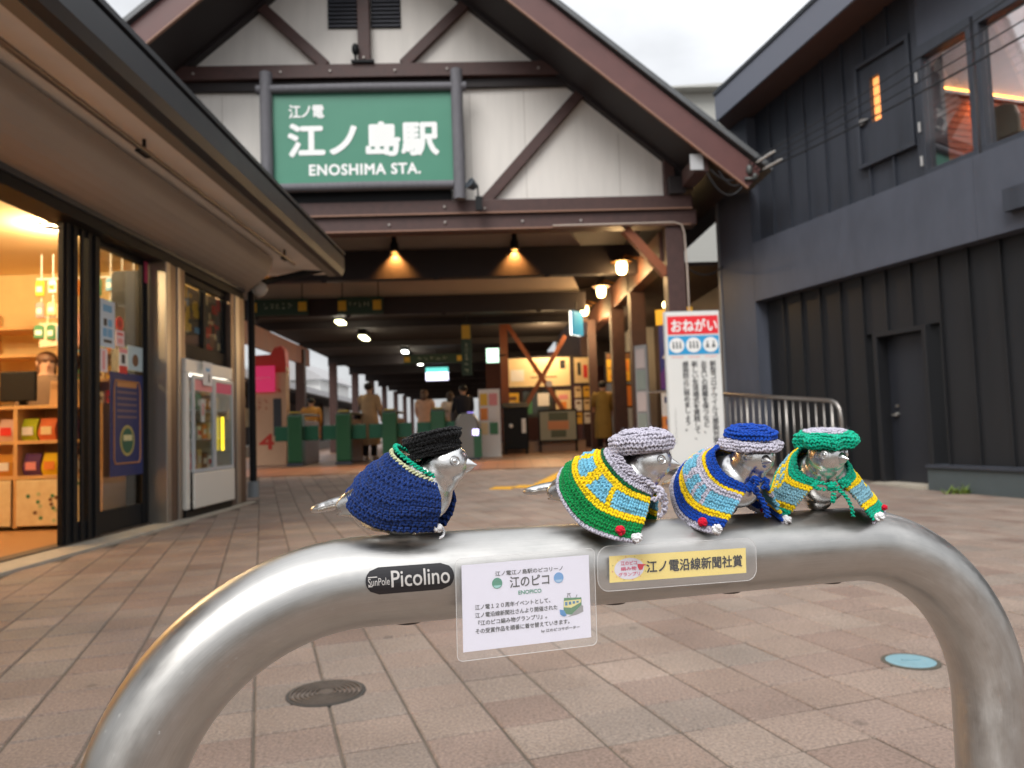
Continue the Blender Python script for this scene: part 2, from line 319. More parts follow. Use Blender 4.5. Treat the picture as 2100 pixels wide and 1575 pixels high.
# ------------------------------------------------------------------ steel arch barrier
BY, BT = math.radians(18.3), math.radians(-.87)
C0 = Vector((.11, .7514, .641)); PR = .0382
bar = thing('arch_barrier', 'brushed stainless steel arched barrier in the foreground', 'barrier', (C0.x, C0.y, zg(C0.x, C0.y)), BY)
HB = C0.z-bar.location.z
def arch(wd=.886, rb=.19, n=26):
    pts = []
    for k in range(12): pts.append((-wd/2, -.70+(.70-rb)*k/12))
    for k in range(n): a = math.pi/2*k/(n-1); pts.append((-wd/2+rb-rb*math.cos(a), -rb+rb*math.sin(a)))
    for k in range(1, 40): pts.append((-wd/2+rb+(wd-2*rb)*k/40, 0))
    for k in range(n): a = math.pi/2*k/(n-1); pts.append((wd/2-rb+rb*math.sin(a), -rb+rb*math.cos(a)))
    for k in range(1, 13): pts.append((wd/2, -rb-(.70-rb)*k/12))
    return [(u*math.cos(BT)-v*math.sin(BT), u*math.sin(BT)+v*math.cos(BT)) for u, v in pts]
ap = [Vector((u, 0, HB+v)) for u, v in arch()]
def pipe_mesh(pts, r, n=64):
    v = []; f = []; uv = []; ln = 0
    for i, p in enumerate(pts):
        t = (pts[min(i+1, len(pts)-1)]-pts[max(i-1, 0)]).normalized(); nv = Vector((0, 1, 0)); bn = t.cross(nv)
        if i: ln += (p-pts[i-1]).length
        for k in range(n): a = 2*math.pi*k/n; v.append(p+(nv*math.cos(a)+bn*math.sin(a))*r); uv.append((ln, k/n*2*math.pi*r))
    for i in range(len(pts)-1):
        for k in range(n): f.append((i*n+k, i*n+(k+1) % n, (i+1)*n+(k+1) % n, (i+1)*n+k))
    me = bpy.data.meshes.new('pipe'); me.from_pydata([tuple(q) for q in v], [], f)
    l = me.uv_layers.new(name='UVMap')
    for pl in me.polygons:
        ks = [me.loops[li].vertex_index for li in pl.loop_indices]; wrapq = max(uv[k][1] for k in ks)-min(uv[k][1] for k in ks) > r*3
        for li, k in zip(pl.loop_indices, ks):
            u_, w_ = uv[k]
            if wrapq and w_ < r: w_ += 2*math.pi*r
            l.data[li].uv = (u_, w_)
    me.polygons.foreach_set('use_smooth', [True]*len(me.polygons)); return me
def steel_mat():
    m = bpy.data.materials.new('brushed_steel'); m.use_nodes = True; t = m.node_tree; b = t.nodes['Principled BSDF']; n = t.nodes.new; l = t.links.new
    b.inputs['Metallic'].default_value = 1
    uv = n('ShaderNodeUVMap'); mp = n('ShaderNodeMapping'); mp.inputs['Scale'].default_value = (14, 1500, 1); l(uv.outputs[0], mp.inputs[0])
    ns = n('ShaderNodeTexNoise'); ns.inputs['Scale'].default_value = 1; ns.inputs['Detail'].default_value = 5; l(mp.outputs[0], ns.inputs['Vector'])
    mp2 = n('ShaderNodeMapping'); mp2.inputs['Scale'].default_value = (26, 55, 1); l(uv.outputs[0], mp2.inputs[0])
    n2 = n('ShaderNodeTexNoise'); n2.inputs['Scale'].default_value = 1; n2.inputs['Detail'].default_value = 8; n2.inputs['Roughness'].default_value = .65; l(mp2.outputs[0], n2.inputs['Vector'])
    cr = n('ShaderNodeMapRange'); cr.inputs['From Min'].default_value = .3; cr.inputs['From Max'].default_value = .7; cr.inputs['To Min'].default_value = .30; cr.inputs['To Max'].default_value = .46; l(n2.outputs[0], cr.inputs['Value']); l(cr.outputs[0], b.inputs['Roughness'])
    c2 = n('ShaderNodeMix'); c2.data_type = 'RGBA'; c2.inputs[6].default_value = (.46, .45, .432, 1); c2.inputs[7].default_value = (.60, .587, .566, 1)
    av = n('ShaderNodeMath'); av.operation = 'MULTIPLY_ADD'; av.inputs[1].default_value = .6; l(ns.outputs[0], av.inputs[0]); l(n2.outputs[0], av.inputs[2]); av2 = n('ShaderNodeMapRange'); av2.inputs['From Min'].default_value = .5; av2.inputs['From Max'].default_value = 1.1; l(av.outputs[0], av2.inputs['Value']); l(av2.outputs[0], c2.inputs[0]); l(c2.outputs[2], b.inputs['Base Color'])
    # white water spots and dust specks
    vo = n('ShaderNodeTexNoise'); vo.inputs['Scale'].default_value = 240; vo.inputs['Detail'].default_value = 2; l(uv.outputs[0], vo.inputs['Vector'])
    vr = n('ShaderNodeMapRange'); vr.inputs['From Min'].default_value = .68; vr.inputs['From Max'].default_value = .76; vr.inputs['To Max'].default_value = .5; l(vo.outputs[0], vr.inputs['Value'])
    mxm = n('ShaderNodeMath'); mxm.operation = 'SUBTRACT'; mxm.inputs[0].default_value = 1; l(vr.outputs[0], mxm.inputs[1]); l(mxm.outputs[0], b.inputs['Metallic'])
    bp = n('ShaderNodeBump'); bp.inputs['Strength'].default_value = .12; bp.inputs['Distance'].default_value = .0005; l(ns.outputs[0], bp.inputs['Height']); l(bp.outputs[0], b.inputs['Normal'])
    b.inputs['Anisotropic'].default_value = .55
    tg = n('ShaderNodeTangent'); tg.direction_type = 'UV_MAP'; tg.uv_map = 'UVMap'; l(tg.outputs[0], b.inputs['Tangent'])
    return m
STEEL = steel_mat()
pme = pipe_mesh(ap, PR); pme.materials.append(STEEL); pipe = link(bpy.data.objects.new('pipe', pme), bar)
def on_bar(u, s=0): return Vector((u*math.cos(BT), s, HB+u*math.sin(BT)))       # barrier-local axis point
BIRD_U = (-.218, -.020, .108, .232)
CAPM = mat('bolt_cap', rgb(74, 66, 60), .4, metal=.8)
for u in BIRD_U:
    p = on_bar(u); obj('bolt_cap', MB().lathe([(.0135, .004), (.0135, .0000), (.012, -.0014), (.003, -.002)], 24, Matrix.Translation(p+Vector((0, .004, -PR+.0008)))), CAPM, bar, smooth=True, angle=40)
for sx in (-1, 1):
    obj('base_flange', MB().lathe([(.075, -.02), (.075, .006), (.040, .012), (.0385, .012)], 32, Matrix.Translation((ap[0 if sx < 0 else -1].x, 0, .0))), STEEL, bar)
# round-ended maker's plate wrapped on the pipe
def wrap_at(off):
    def w(p):   # p.x along the bar, p.y up the surface from the horizontal front line
        a = p.y/PR; c = on_bar(p.x); q = PR+off+p.z; return Vector((c.x, -q*math.cos(a), c.z+q*math.sin(a)))
    return w
plate = MB(); px0, px1, py0, hh = -.2595, -.1855, .0062, .0108
rim = [(px1-hh+hh*math.cos(a), py0+hh*math.sin(a)) for a in np.linspace(-math.pi/2, math.pi/2, 14)]+[(px0+hh+hh*math.cos(a), py0+hh*math.sin(a)) for a in np.linspace(math.pi/2, 1.5*math.pi, 14)]
ny = 9; w_ = wrap_at(.0007); vv = []; ff = []
for j in range(ny):
    y = -hh+2*hh*j/(ny-1); hx = math.sqrt(max(0, hh*hh-y*y))
    vv += [w_(Vector((px0+hh-hx, py0+y, 0))), w_(Vector((px1-hh+hx, py0+y, 0)))]
for j in range(ny-1): ff.append((2*j, 2*j+1, 2*j+3, 2*j+2))
plate.add(vv, ff)
plo = obj('name_plate', plate, mat('plate_black', rgb(24, 20, 24), .3, coat=.4), bar)
SILV = mat('plate_silver', rgb(205, 200, 196), .35, metal=.3)
text(plo, 'Picolino', -.2385, -.1895, py0-.0058, py0+.0070, None, SILV, .012, wrap=wrap_at(.0011))
text(plo, 'SunPole', -.2575, -.2400, py0-.0036, py0+.0022, None, SILV, .0, wrap=wrap_at(.0011))
logo = MB(); lw = wrap_at(.0011)
for a, b in (((-.2575, .0093), (-.2500, .0093)), ((-.2575, .0022), (-.2540, .0022))):
    q = [lw(Vector((a[0], a[1]-.0004, 0))), lw(Vector((b[0], b[1]-.0004, 0))), lw(Vector((b[0], b[1]+.0004, 0))), lw(Vector((a[0], a[1]+.0004, 0)))]; logo.add(q, [(0, 1, 2, 3)])
obj('logo_bar', logo, SILV, plo)

# laminated sheets stuck to the front of the pipe
def bar_world(p): return bar.matrix_basis @ Vector(p)
bar_M = Matrix.Translation(bar.location) @ Matrix.Rotation(BY, 4, 'Z')
def sheet_frame(dy):      # local sheet coords: x along bar, y up, origin on the pipe axis line
    return bar_M @ Matrix(((1, 0, 0, 0), (0, 0, -1, -PR-dy), (math.sin(BT), 1, 0, HB), (0, 0, 0, 1)))
def rrect(x0, x1, y0, y1, r, n=6):
    P_ = []
    for cx, cy, a0 in ((x1-r, y1-r, 0), (x0+r, y1-r, 90), (x0+r, y0+r, 180), (x1-r, y0+r, 270)):
        P_ += [(cx+r*math.cos(math.radians(a0+90*k/n)), cy+r*math.sin(math.radians(a0+90*k/n))) for k in range(n+1)]
    return P_
def flat(parent, name, poly, m, M, z=0, t=.0002):
    mb = MB(); n = len(poly); mb.add([M @ Vector((x, y, z)) for x, y in poly]+[M @ Vector((x, y, z-t)) for x, y in poly], [tuple(range(n)), tuple(range(2*n-1, n-1, -1))]+[(i, (i+1) % n, n+(i+1) % n, n+i) for i in range(n)])
    return obj(name, mb, m, parent)
def rect(x0, x1, y0, y1): return [(x0, y0), (x1, y0), (x1, y1), (x0, y1)]
def disc(x, y, rx, ry=None, n=24): return [(x+rx*math.cos(2*math.pi*k/n), y+(ry or rx)*math.sin(2*math.pi*k/n)) for k in range(n)]
PAPER = mat('white_paper', rgb(234, 232, 246), .6); INK = mat('black_ink', rgb(40, 40, 46), .6); FILM = film('laminate', .09); FILME = film('laminate_edge', .5)
I4 = Matrix.Identity(4)
notice = thing('laminated_notice', 'white laminated notice with black Japanese text hung on the steel barrier', 'notice', (0, 0, 0)); notice.matrix_basis = sheet_frame(.0025)
flat(notice, 'paper', rect(-.180, -.0630, -.0560, .0160), PAPER, I4)
flat(notice, 'laminate', rrect(-.1853, -.0578, -.0630, .0217, .005), FILM, I4, .0008)
er = rrect(-.1853, -.0578, -.0630, .0217, .005); obj('laminate_edge', MB().tube([Vector((x, y, .0006)) for x, y in er+er[:1]], .0003, 5, False), FILME, notice)
T = lambda s, x0, x1, y0, y1, m=INK, b=0, **k: text(notice, s, x0, x1, y0, y1, Matrix.Translation((0, 0, .0003)), m, b or .018, **k)
GRN = P('ink_green', 40, 140, 110); BLU = P('ink_blue', 96, 158, 214)
T('江ノ電江ノ島駅のピコリーノ', -.1505, -.0885, .0045, .0085); T('江のピコ', -.1375, -.1015, -.0065, .0028)
T('ENOPICO', -.1300, -.1090, -.0128, -.0095, GRN, .03)
T('江ノ電１２０周年イベントとして、', -.1690, -.1010, -.0222, -.0180); T('江ノ電沿線新聞社さんより開催された', -.1690, -.0945, -.0288, -.0246)
T('『江のピコ編み物グランプリ』。', -.1665, -.1045, -.0354, -.0312); T('その受賞作品を順番に着せ替えていきます。', -.1690, -.0835, -.0420, -.0378)
T('by 江のピコサポーター', -.1100, -.0740, -.0475, -.0443)
for cx, mm in ((-.1490, GRN), (-.0925, BLU)):
    flat(notice, 'round_icon', disc(cx, -.0015, .0046), mm, I4, .00035, .0001)
    flat(notice, 'icon_bib', [(cx+.0036*math.cos(a), -.0025+.0030*math.sin(a)) for a in np.linspace(math.pi*1.08, math.pi*1.92, 10)], P('icon_pale_'+mm.name, 150, 205, 200) if mm is GRN else P('icon_pale_b', 160, 196, 226), I4, .0005, .0001)
tg_ = P('tram_green', 70, 130, 84); ty_ = P('tram_cream', 232, 222, 150); tb_ = P('tram_window', 92, 140, 180); tk = P('tram_track', 150, 150, 150)
flat(notice, 'printed_tram', [(-.0890, -.0330), (-.0815, -.0345), (-.0715, -.0270), (-.0715, -.0205), (-.0880, -.0195)], tg_, I4, .00035, .0001)
flat(notice, 'printed_tram', [(-.0885, -.0275), (-.0815, -.0285), (-.0720, -.0245), (-.0720, -.0220), (-.0880, -.0220)], ty_, I4, .0005, .0001)
for k in range(4): flat(notice, 'printed_window', rect(-.0873+.0036*k, -.0850+.0036*k, -.0262+.0005*k, -.0230), tb_, I4, .0006, .0001)
flat(notice, 'printed_tram', [(-.0920, -.0335), (-.0885, -.0355), (-.0860, -.0345), (-.0885, -.0300), (-.0925, -.0290)], BLU, I4, .0006, .0001)
flat(notice, 'printed_track', [(-.0850, -.0362), (-.0760, -.0350), (-.0700, -.0330), (-.0700, -.0280), (-.0715, -.0272), (-.0815, -.0348)], tk, I4, .0002, .0001)
for a, b in (((-.0850, -.0195), (-.0840, -.0160)), ((-.0820, -.0195), (-.0830, -.0160)), ((-.0850, -.0160), (-.0815, -.0160)), ((-.0770, -.0205), (-.0755, -.0175))):
    obj('printed_line', MB().tube([Vector((*a, .0004)), Vector((*b, .0004))], .00018, 4), INK, notice)

award = thing('award_strip', 'yellow laminated strip with black Japanese lettering and a pink badge on the barrier', 'label', (0, 0, 0)); award.matrix_basis = sheet_frame(.0025) @ Matrix.Translation((.029, 0, 0)) @ Matrix.Rotation(-.020, 4, 'Z') @ Matrix.Translation((-.029, 0, 0))
YEL = mat('yellow_paper', rgb(247, 222, 120), .6); PINK = P('ink_pink', 214, 66, 108); LIL = P('badge_lilac', 228, 224, 236)
flat(award, 'paper', rect(-.0432, .1008, -.0118, .0118), YEL, I4)
er = rrect(-.0550, .1120, -.0190, .0210, .011)
flat(award, 'laminate', er, FILM, I4, .0008); obj('laminate_edge', MB().tube([Vector((x, y, .0006)) for x, y in er+er[:1]], .0003, 5, False), FILME, award)
T2 = lambda s, x0, x1, y0, y1, m=INK, b=0, **k: text(award, s, x0, x1, y0, y1, Matrix.Translation((0, 0, .0006)), m, b, **k)
T2('江ノ電沿線新聞社賞', -.0060, .0960, -.0052, .0056, P('ink_black', 22, 20, 24), .022)
flat(award, 'badge', disc(-.0235, -.0002, .0150, .0096), LIL, I4, .0003, .0001)
T2('江のピコ', -.0320, -.0160, .0030, .0066, PINK, .02); T2('編み物', -.0320, -.0165, -.0018, .0016, PINK, .02); T2('グランプリ', -.0345, -.0130, -.0068, -.0034, PINK, .02)
flat(award, 'bird_mark', [(-.0155, .0035), (-.0070, .0028), (-.0092, .0012), (-.0105, -.0018), (-.0135, -.0022), (-.0150, .0005)], P('ink_red', 214, 40, 62), I4, .0007, .0001)
for k in range(12):
    a = 2*math.pi*k/12+.2; flat(award, 'dot', disc(-.0235+.0172*math.cos(a), .0105*math.sin(a), .0005, n=8), (PINK, P('ink_orange', 226, 140, 60), P('ink_olive', 150, 160, 60))[k % 3], I4, .0003, .0001)

# ------------------------------------------------------------------ cast birds
ALUB = mat('cast_aluminium', (.70, .695, .69), .27, metal=1, vary=.06, vscale=60, bump=.10, bscale=70)
def bird_body():
    mb = MB()
    pit = -math.radians(22)
    mb.ell((-.008, 0, .0325), (.044, .0275, .0270), (0, pit, 0), 32, 20)
    mb.ell((.015, 0, .0385), (.0255, .0255, .0270), (0, 0, 0), 32, 20)
    mb.ell((.028, 0, .0540), (.0190, .0180, .0200), (0, 0, 0), 32, 20)
    mb.ell((.0355, 0, .0635), (.0200, .0182, .0178), (0, 0, 0), 32, 20)
    mb.ell((-.040, 0, .0330), (.0250, .0165, .0125), (0, pit, 0), 24, 14)
    mb.ell((-.006, 0, .0110), (.0190, .0150, .0115), (0, 0, 0), 24, 14)
    mb.ell((-.064, 0, .0275), (.0270, .0105, .0054), (0, -math.radians(16), 0), 24, 12); mb.ell((-.076, 0, .0240), (.0145, .0105, .0048), (0, -math.radians(16), 0), 24, 12)
    for s in (-1, 1): mb.ell((-.022, s*.0195, .0350), (.0420, .0065, .0150), (0, pit*.75, s*.17), 24, 12)
    me = bpy.data.meshes.new('b'); me.from_pydata(mb.v, [], mb.f); o = bpy.data.objects.new('b', me); COL.objects.link(o)
    r = o.modifiers.new('r', 'REMESH'); r.mode = 'VOXEL'; r.voxel_size = .0011
    s = o.modifiers.new('s', 'SMOOTH'); s.factor = .5; s.iterations = 11
    dg = bpy.context.evaluated_depsgraph_get(); dg.update(); bm_ = bpy.data.meshes.new_from_object(o.evaluated_get(dg)); bpy.data.objects.remove(o)
    # engraved flight feathers: long thin ridges on each wing tip and tail
    bm = bmesh.new(); bm.from_mesh(bm_); bm.to_mesh(bm_); bm.free()
    bm_.polygons.foreach_set('use_smooth', [True]*len(bm_.polygons)); bm_.materials.append(ALUB); bm_.name = 'body'; return bm_
BODY = bird_body()
def feather_mesh():
    mb = MB()
    for s in (-1, 1):
        for k in range(4): mb.ell((-.0420+.001*k, s*(.0165-.0006*k), .0225+.0046*k), (.0190-.002*k, .0030, .0024), (0, -math.radians(14), s*.20), 14, 10)
    for k in (-1, 0, 1): mb.ell((-.070, k*.0042, .0280-abs(k)*.0010), (.0175, .0026, .0024), (0, -math.radians(16), -k*.04), 12, 8)
    return mb
def beak_mesh():
    mb = MB(); M = frame((.0525, 0, .0628), (0, 1, 0), (0, 0, 1)); 
    Mx = Matrix.Translation((.0505, 0, .0632)) @ Matrix.Rotation(math.radians(94), 4, 'Y')
    mb.lathe([(.0062, 0), (.0056, .003), (.0038, .0065), (.0018, .0100), (.0003, .0125)], 14, Mx)
    Mx = Matrix.Translation((.0500, 0, .0594)) @ Matrix.Rotation(math.radians(86), 4, 'Y')
    mb.lathe([(.0048, 0), (.0040, .004), (.0020, .0075), (.0003, .0098)], 12, Mx); return mb
def eye_mesh(s):
    mb = MB(); az = math.radians(56)*s; d_ = Vector((math.cos(az)*.0196, math.sin(az)*.0179, .0030)); c = Vector((.0355, 0, .0635))+d_*.985
    z = Vector((d_.x, d_.y*1.1, d_.z)).normalized(); x = z.orthogonal().normalized(); y = z.cross(x); M = Matrix(((x.x, y.x, z.x, c.x), (x.y, y.y, z.y, c.y), (x.z, y.z, z.z, c.z), (0, 0, 0, 1)))
    mb.lathe([(.0046, -.0014), (.0045, .0004), (.0040, .0009), (.0034, .0003), (.0030, .0000)], 20, M, cap=False)
    mb.lathe([(.0024, -.0010), (.0024, .0005), (.0018, .0013), (.0008, .0016), (.0001, .0017)], 16, M, cap=False); return mb
BIRDS = []
blab = ('cast aluminium sparrow figure under the navy cape, nearest the maker plate', 'cast aluminium sparrow figure under the green and yellow cape with a grey beret',
        'cast aluminium sparrow figure under the blue and light grey cape', 'cast aluminium sparrow figure facing the camera under the teal cape')
byaw = [math.radians(a) for a in (-9, -20, -58, -96)]
hturn = [math.radians(a) for a in (0, 4, -14, 30)]
bpit = [math.radians(a) for a in (2, 6.5, 5, 5)]
FE, BK = feather_mesh(), beak_mesh()
for i in range(4):
    base = bar_M @ (on_bar((-.218, -.022, .106, .221)[i])+Vector((0, 0, PR-.0015)))
    t = thing('bird_figurine', blab[i], 'bird figurine', base, byaw[i], 'sparrow figures on the barrier'); BIRDS.append(t); t.rotation_euler = (0, bpit[i], byaw[i])
    link(bpy.data.objects.new('body', BODY), t)
    HT = Matrix.Translation((.0355, 0, .0635)) @ Matrix.Rotation(hturn[i], 4, 'Z') @ Matrix.Translation((-.0355, 0, -.0635))
    hd = [obj('beak', BK, ALUB, t, smooth=True, angle=50)]; obj('flight_feathers', FE, ALUB, t, smooth=True)
    hd += [obj('eye', eye_mesh(s), ALUB, t, smooth=True, angle=45) for s in (-1, 1)]
    for h_ in hd: h_.data.transform(HT)

# ------------------------------------------------------------------ crochet
def yarn_mat():
    m = bpy.data.materials.new('yarn'); m.use_nodes = True; t = m.node_tree; b = t.nodes['Principled BSDF']; n = t.nodes.new; l = t.links.new
    at = n('ShaderNodeAttribute'); at.attribute_name = 'Col'; tc = n('ShaderNodeTexCoord')
    ns = n('ShaderNodeTexNoise'); ns.inputs['Scale'].default_value = 1500; ns.inputs['Detail'].default_value = 3; l(tc.outputs['Object'], ns.inputs['Vector'])
    mr = n('ShaderNodeMapRange'); mr.inputs['From Min'].default_value = .3; mr.inputs['From Max'].default_value = .7; mr.inputs['To Min'].default_value = .62; mr.inputs['To Max'].default_value = 1.25; l(ns.outputs[0], mr.inputs['Value'])
    vm = n('ShaderNodeVectorMath'); vm.operation = 'SCALE'; l(at.outputs['Color'], vm.inputs[0]); l(mr.outputs[0], vm.inputs['Scale']); l(vm.outputs[0], b.inputs['Base Color'])
    bp = n('ShaderNodeBump'); bp.inputs['Strength'].default_value = .7; bp.inputs['Distance'].default_value = .0006; l(ns.outputs[0], bp.inputs['Height']); l(bp.outputs[0], b.inputs['Normal'])
    b.inputs['Roughness'].default_value = .9; b.inputs['Specular IOR Level'].default_value = .15; b.inputs['Sheen Weight'].default_value = .15; b.inputs['Sheen Roughness'].default_value = .5; return m
YARN = yarn_mat()
def ico():
    bm = bmesh.new(); bmesh.ops.create_icosphere(bm, subdivisions=2, radius=1)
    v = np.array([q.co[:] for q in bm.verts]); f = np.array([[w.index for w in q.verts] for q in bm.faces]); bm.free(); return v, f
IV, IF = ico()
class YB:                       # batched blobs and sheets with a colour per vertex
    def __init__(s): s.v = []; s.f = []; s.c = []; s.n = 0
    def raw(s, v, f, c):
        v = np.asarray(v, float); s.v.append(v); s.f.append(np.asarray(f)+s.n); s.c.append(np.broadcast_to(np.asarray(c, float), (len(v), 3))); s.n += len(v)
    def blob(s, p, ax, ay, az, c):          # ax, ay, az: radius vectors
        s.raw(p+IV[:, :1]*ax+IV[:, 1:2]*ay+IV[:, 2:]*az, IF, c)
    def fuzz(s, pts, nrm, cols, n, ln=.004):   # loose fibres: thin curved three-sided strands
        idx = rng.integers(0, len(pts), n)
        for k in idx:
            p = pts[k]; d = nrm[k]+rng.normal(0, .75, 3); d /= np.linalg.norm(d)+1e-9; e = rng.normal(0, 1, 3); e -= d*e.dot(d); e /= np.linalg.norm(e)+1e-9; q = np.cross(d, e)
            L_ = ln*rng.uniform(.35, 1.2); w = .00007; cv = rng.uniform(-.7, .7); V = []
            for j in range(4):
                tt = j/3; c = p+d*L_*tt+e*L_*cv*tt*tt; ww = w*(1-.7*tt)
                V += [c+e*ww, c-e*ww*.5+q*ww*.87, c-e*ww*.5-q*ww*.87]
            F = []
            for j in range(3):
                for a in range(3): b2 = (a+1) % 3; F += [(3*j+a, 3*j+b2, 3*j+3+b2), (3*j+a, 3*j+3+b2, 3*j+3+a)]
            s.raw(V, F, np.minimum(1, cols[k]*1.25+.03))
    def make(s, name, parent):
        v = np.concatenate(s.v); f = np.concatenate(s.f); c = np.concatenate(s.c)
        me = bpy.data.meshes.new(name); me.vertices.add(len(v)); me.vertices.foreach_set('co', v.ravel()); me.loops.add(f.size); me.loops.foreach_set('vertex_index', f.ravel())
        me.polygons.add(len(f)); me.polygons.foreach_set('loop_start', np.arange(len(f))*3); me.polygons.foreach_set('use_smooth', np.ones(len(f), bool)); me.update(calc_edges=True)
        a = me.color_attributes.new('Col', 'FLOAT_COLOR', 'POINT'); a.data.foreach_set('color', np.concatenate([c, np.ones((len(c), 1))], 1).ravel())
        me.materials.append(YARN); me.validate(); return link(bpy.data.objects.new(name, me), parent)
def crochet(S, rows, colf, sw=.0040, lift=.0011, closed=False, yb=None, fuzz=250, flen=.004, sheet=True):
    """S(t,w)->xyz for t neck..hem, w along the row; a lattice of two-lobed stitches over a backing sheet"""
    yb = yb or YB(); FP = []; FN = []; FC = []
    nw = 97; ws = np.linspace(0, 1, nw)
    for i in range(rows):
        t = (i+.5)/rows; L0 = np.array([S(t, w) for w in ws]); ln = np.concatenate([[0], np.cumsum(np.linalg.norm(np.diff(L0, axis=0), axis=1))])
        n = max(5, int(round(ln[-1]/sw))); ph = .5*(i % 2)*.6
        for k in range(n):
            a = (k+.5+(ph-.15 if closed else 0))/n*ln[-1]; w = float(np.interp(a, ln, ws)); e = .004
            p = S(t, w); T = S(t, min(1, w+e))-S(t, max(0, w-e)); T /= np.linalg.norm(T)+1e-12
            Dn = S(min(1, t+.01), w)-S(max(0, t-.01), w); rh = np.linalg.norm(Dn)/(min(1, t+.01)-max(0, t-.01))/rows; Dn /= np.linalg.norm(Dn)+1e-12
            Nn = np.cross(T, Dn); Nn /= np.linalg.norm(Nn)+1e-12; Dn = np.cross(Nn, T)
            s_ = ln[-1]/n; c = np.array(colf(i, w))*rng.uniform(.86, 1.1); j = rng.normal(0, .00018, 3)+Nn*.0008*math.sin(17*w+i*1.9)
            for sg in (-1, 1):
                ang = sg*.62+rng.normal(0, .1); ax = T*math.sin(ang)+Dn*math.cos(ang); ay = np.cross(Nn, ax)
                yb.blob(p+j+T*sg*s_*.24+Nn*lift*.35*rng.uniform(.6, 1.3), ax*rh*.58, ay*s_*.25, Nn*lift, c)
            yb.blob(p+j-Dn*rh*.42+Nn*lift*.15, T*s_*.46, Dn*rh*.17, Nn*lift*.8, c*.9)
            FP.append(p); FN.append(Nn); FC.append(c)
    if sheet:
        nt = rows*2+1; G = np.array([[S(i/(nt-1), w) for w in ws] for i in range(nt)]); C = np.array([[np.array(colf(min(rows-1, i//2), w))*.38 for w in ws] for i in range(nt)])  # backing colour darkened to stand in for shade between stitches
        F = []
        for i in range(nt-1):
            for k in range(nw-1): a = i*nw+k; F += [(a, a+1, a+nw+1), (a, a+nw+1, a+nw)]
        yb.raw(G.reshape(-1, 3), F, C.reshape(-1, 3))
    if fuzz: yb.fuzz(np.array(FP), np.array(FN), np.array(FC), fuzz, flen)
    return yb
def cape_surface(keys):
    """keys: list of (w, N, M, H) on the bird's right half from back (0) to front edge (1); mirrored for the left"""
    W_ = np.array([k[0] for k in keys]); A = [np.array([k[j] for k in keys], float) for j in (1, 2, 3)]
    # Catmull-Rom through the keys, mirrored at the back
    Wm = np.concatenate([-W_[::-1][:-1], W_]); Am = [np.concatenate([a[::-1][:-1]*np.array([1, -1, 1]), a]) for a in A]
    dn = np.linspace(-1, 1, 241)
    def cr(a):
        o = np.zeros((len(dn), 3)); m = np.gradient(a, Wm, axis=0)
        for q, x in enumerate(dn):
            i = min(len(Wm)-2, max(0, np.searchsorted(Wm, x)-1)); h = Wm[i+1]-Wm[i]; u = (x-Wm[i])/h
            o[q] = (2*u**3-3*u*u+1)*a[i]+(u**3-2*u*u+u)*h*m[i]+(-2*u**3+3*u*u)*a[i+1]+(u**3-u*u)*h*m[i+1]
        return o
    D = [cr(a) for a in Am]
    def S(t, w):
        x = (w*2-1+1)/2*240; i = min(239, int(x)); u = x-i
        n_, m_, h_ = (d[i]*(1-u)+d[i+1]*u for d in D); c = 2*m_-.5*(n_+h_)
        return (1-t)**2*n_+2*t*(1-t)*c+t*t*h_
    return S
def pom(yb, p, r, c):
    p = np.array(p)
    for k in range(26):
        d = rng.normal(0, 1, 3); d /= np.linalg.norm(d); e = np.cross(d, [.3, .5, .8]); e /= np.linalg.norm(e)
        yb.blob(p+d*r*.62, e*r*.52, np.cross(d, e)*r*.26, d*r*.36, np.array(c)*rng.uniform(.85, 1.1))
    yb.blob(p, np.array([r*.7, 0, 0]), np.array([0, r*.7, 0]), np.array([0, 0, r*.7]), np.array(c)*.7)
def cord(yb, pts, r, c, tw=3):
    pts = np.array(pts, float); t = np.linspace(0, 1, len(pts)); ln = np.linalg.norm(np.diff(pts, axis=0), axis=1).sum(); n = max(4, int(ln/(r*1.15)))
    tt = np.linspace(0, 1, n); Q = np.stack([np.interp(tt, t, pts[:, k]) for k in range(3)], 1)
    for k in range(n):
        T_ = Q[min(n-1, k+1)]-Q[max(0, k-1)]; T_ /= np.linalg.norm(T_)+1e-12; a = np.cross(T_, [.2, .3, .9]); a /= np.linalg.norm(a)+1e-12; b = np.cross(T_, a)
        for g_ in range(2):
            th = k*1.1+g_*math.pi; o = (a*math.cos(th)+b*math.sin(th))*r*.45; q = np.cross(o, T_); q /= np.linalg.norm(q)+1e-12
            yb.blob(Q[k]+o, (T_*.8+q*.6)*r*.95, o/np.linalg.norm(o)*r*.62, np.cross(T_, o)/np.linalg.norm(o)*r*.62, np.array(c)*rng.uniform(.88, 1.08))
def arcpts(*ctrl, n=14):     # bezier through control polygon
    P_ = [np.array(p, float) for p in ctrl]; o = []
    for u in np.linspace(0, 1, n):
        Q = P_
        while len(Q) > 1: Q = [Q[i]*(1-u)+Q[i+1]*u for i in range(len(Q)-1)]
        o.append(Q[0])
    return o
NAVY, GREEN, DGREEN, YELLO, SKYB, GREYL, TEAL, BLUE, RED, WHT, CREAM, BLK = (np.array(rgb(*c)) for c in
    ((27, 55, 118), (0, 138, 70), (0, 92, 52), (250, 214, 18), (122, 192, 218), (196, 192, 206), (0, 178, 142), (10, 72, 176), (216, 20, 52), (238, 238, 240), (206, 208, 168), (17, 17, 19)))
def garment(name, label, cat, i, group): 
    t = thing(name, label, cat, BIRDS[i].location, byaw[i], group); t.rotation_euler = (0, bpit[i], byaw[i]); return t
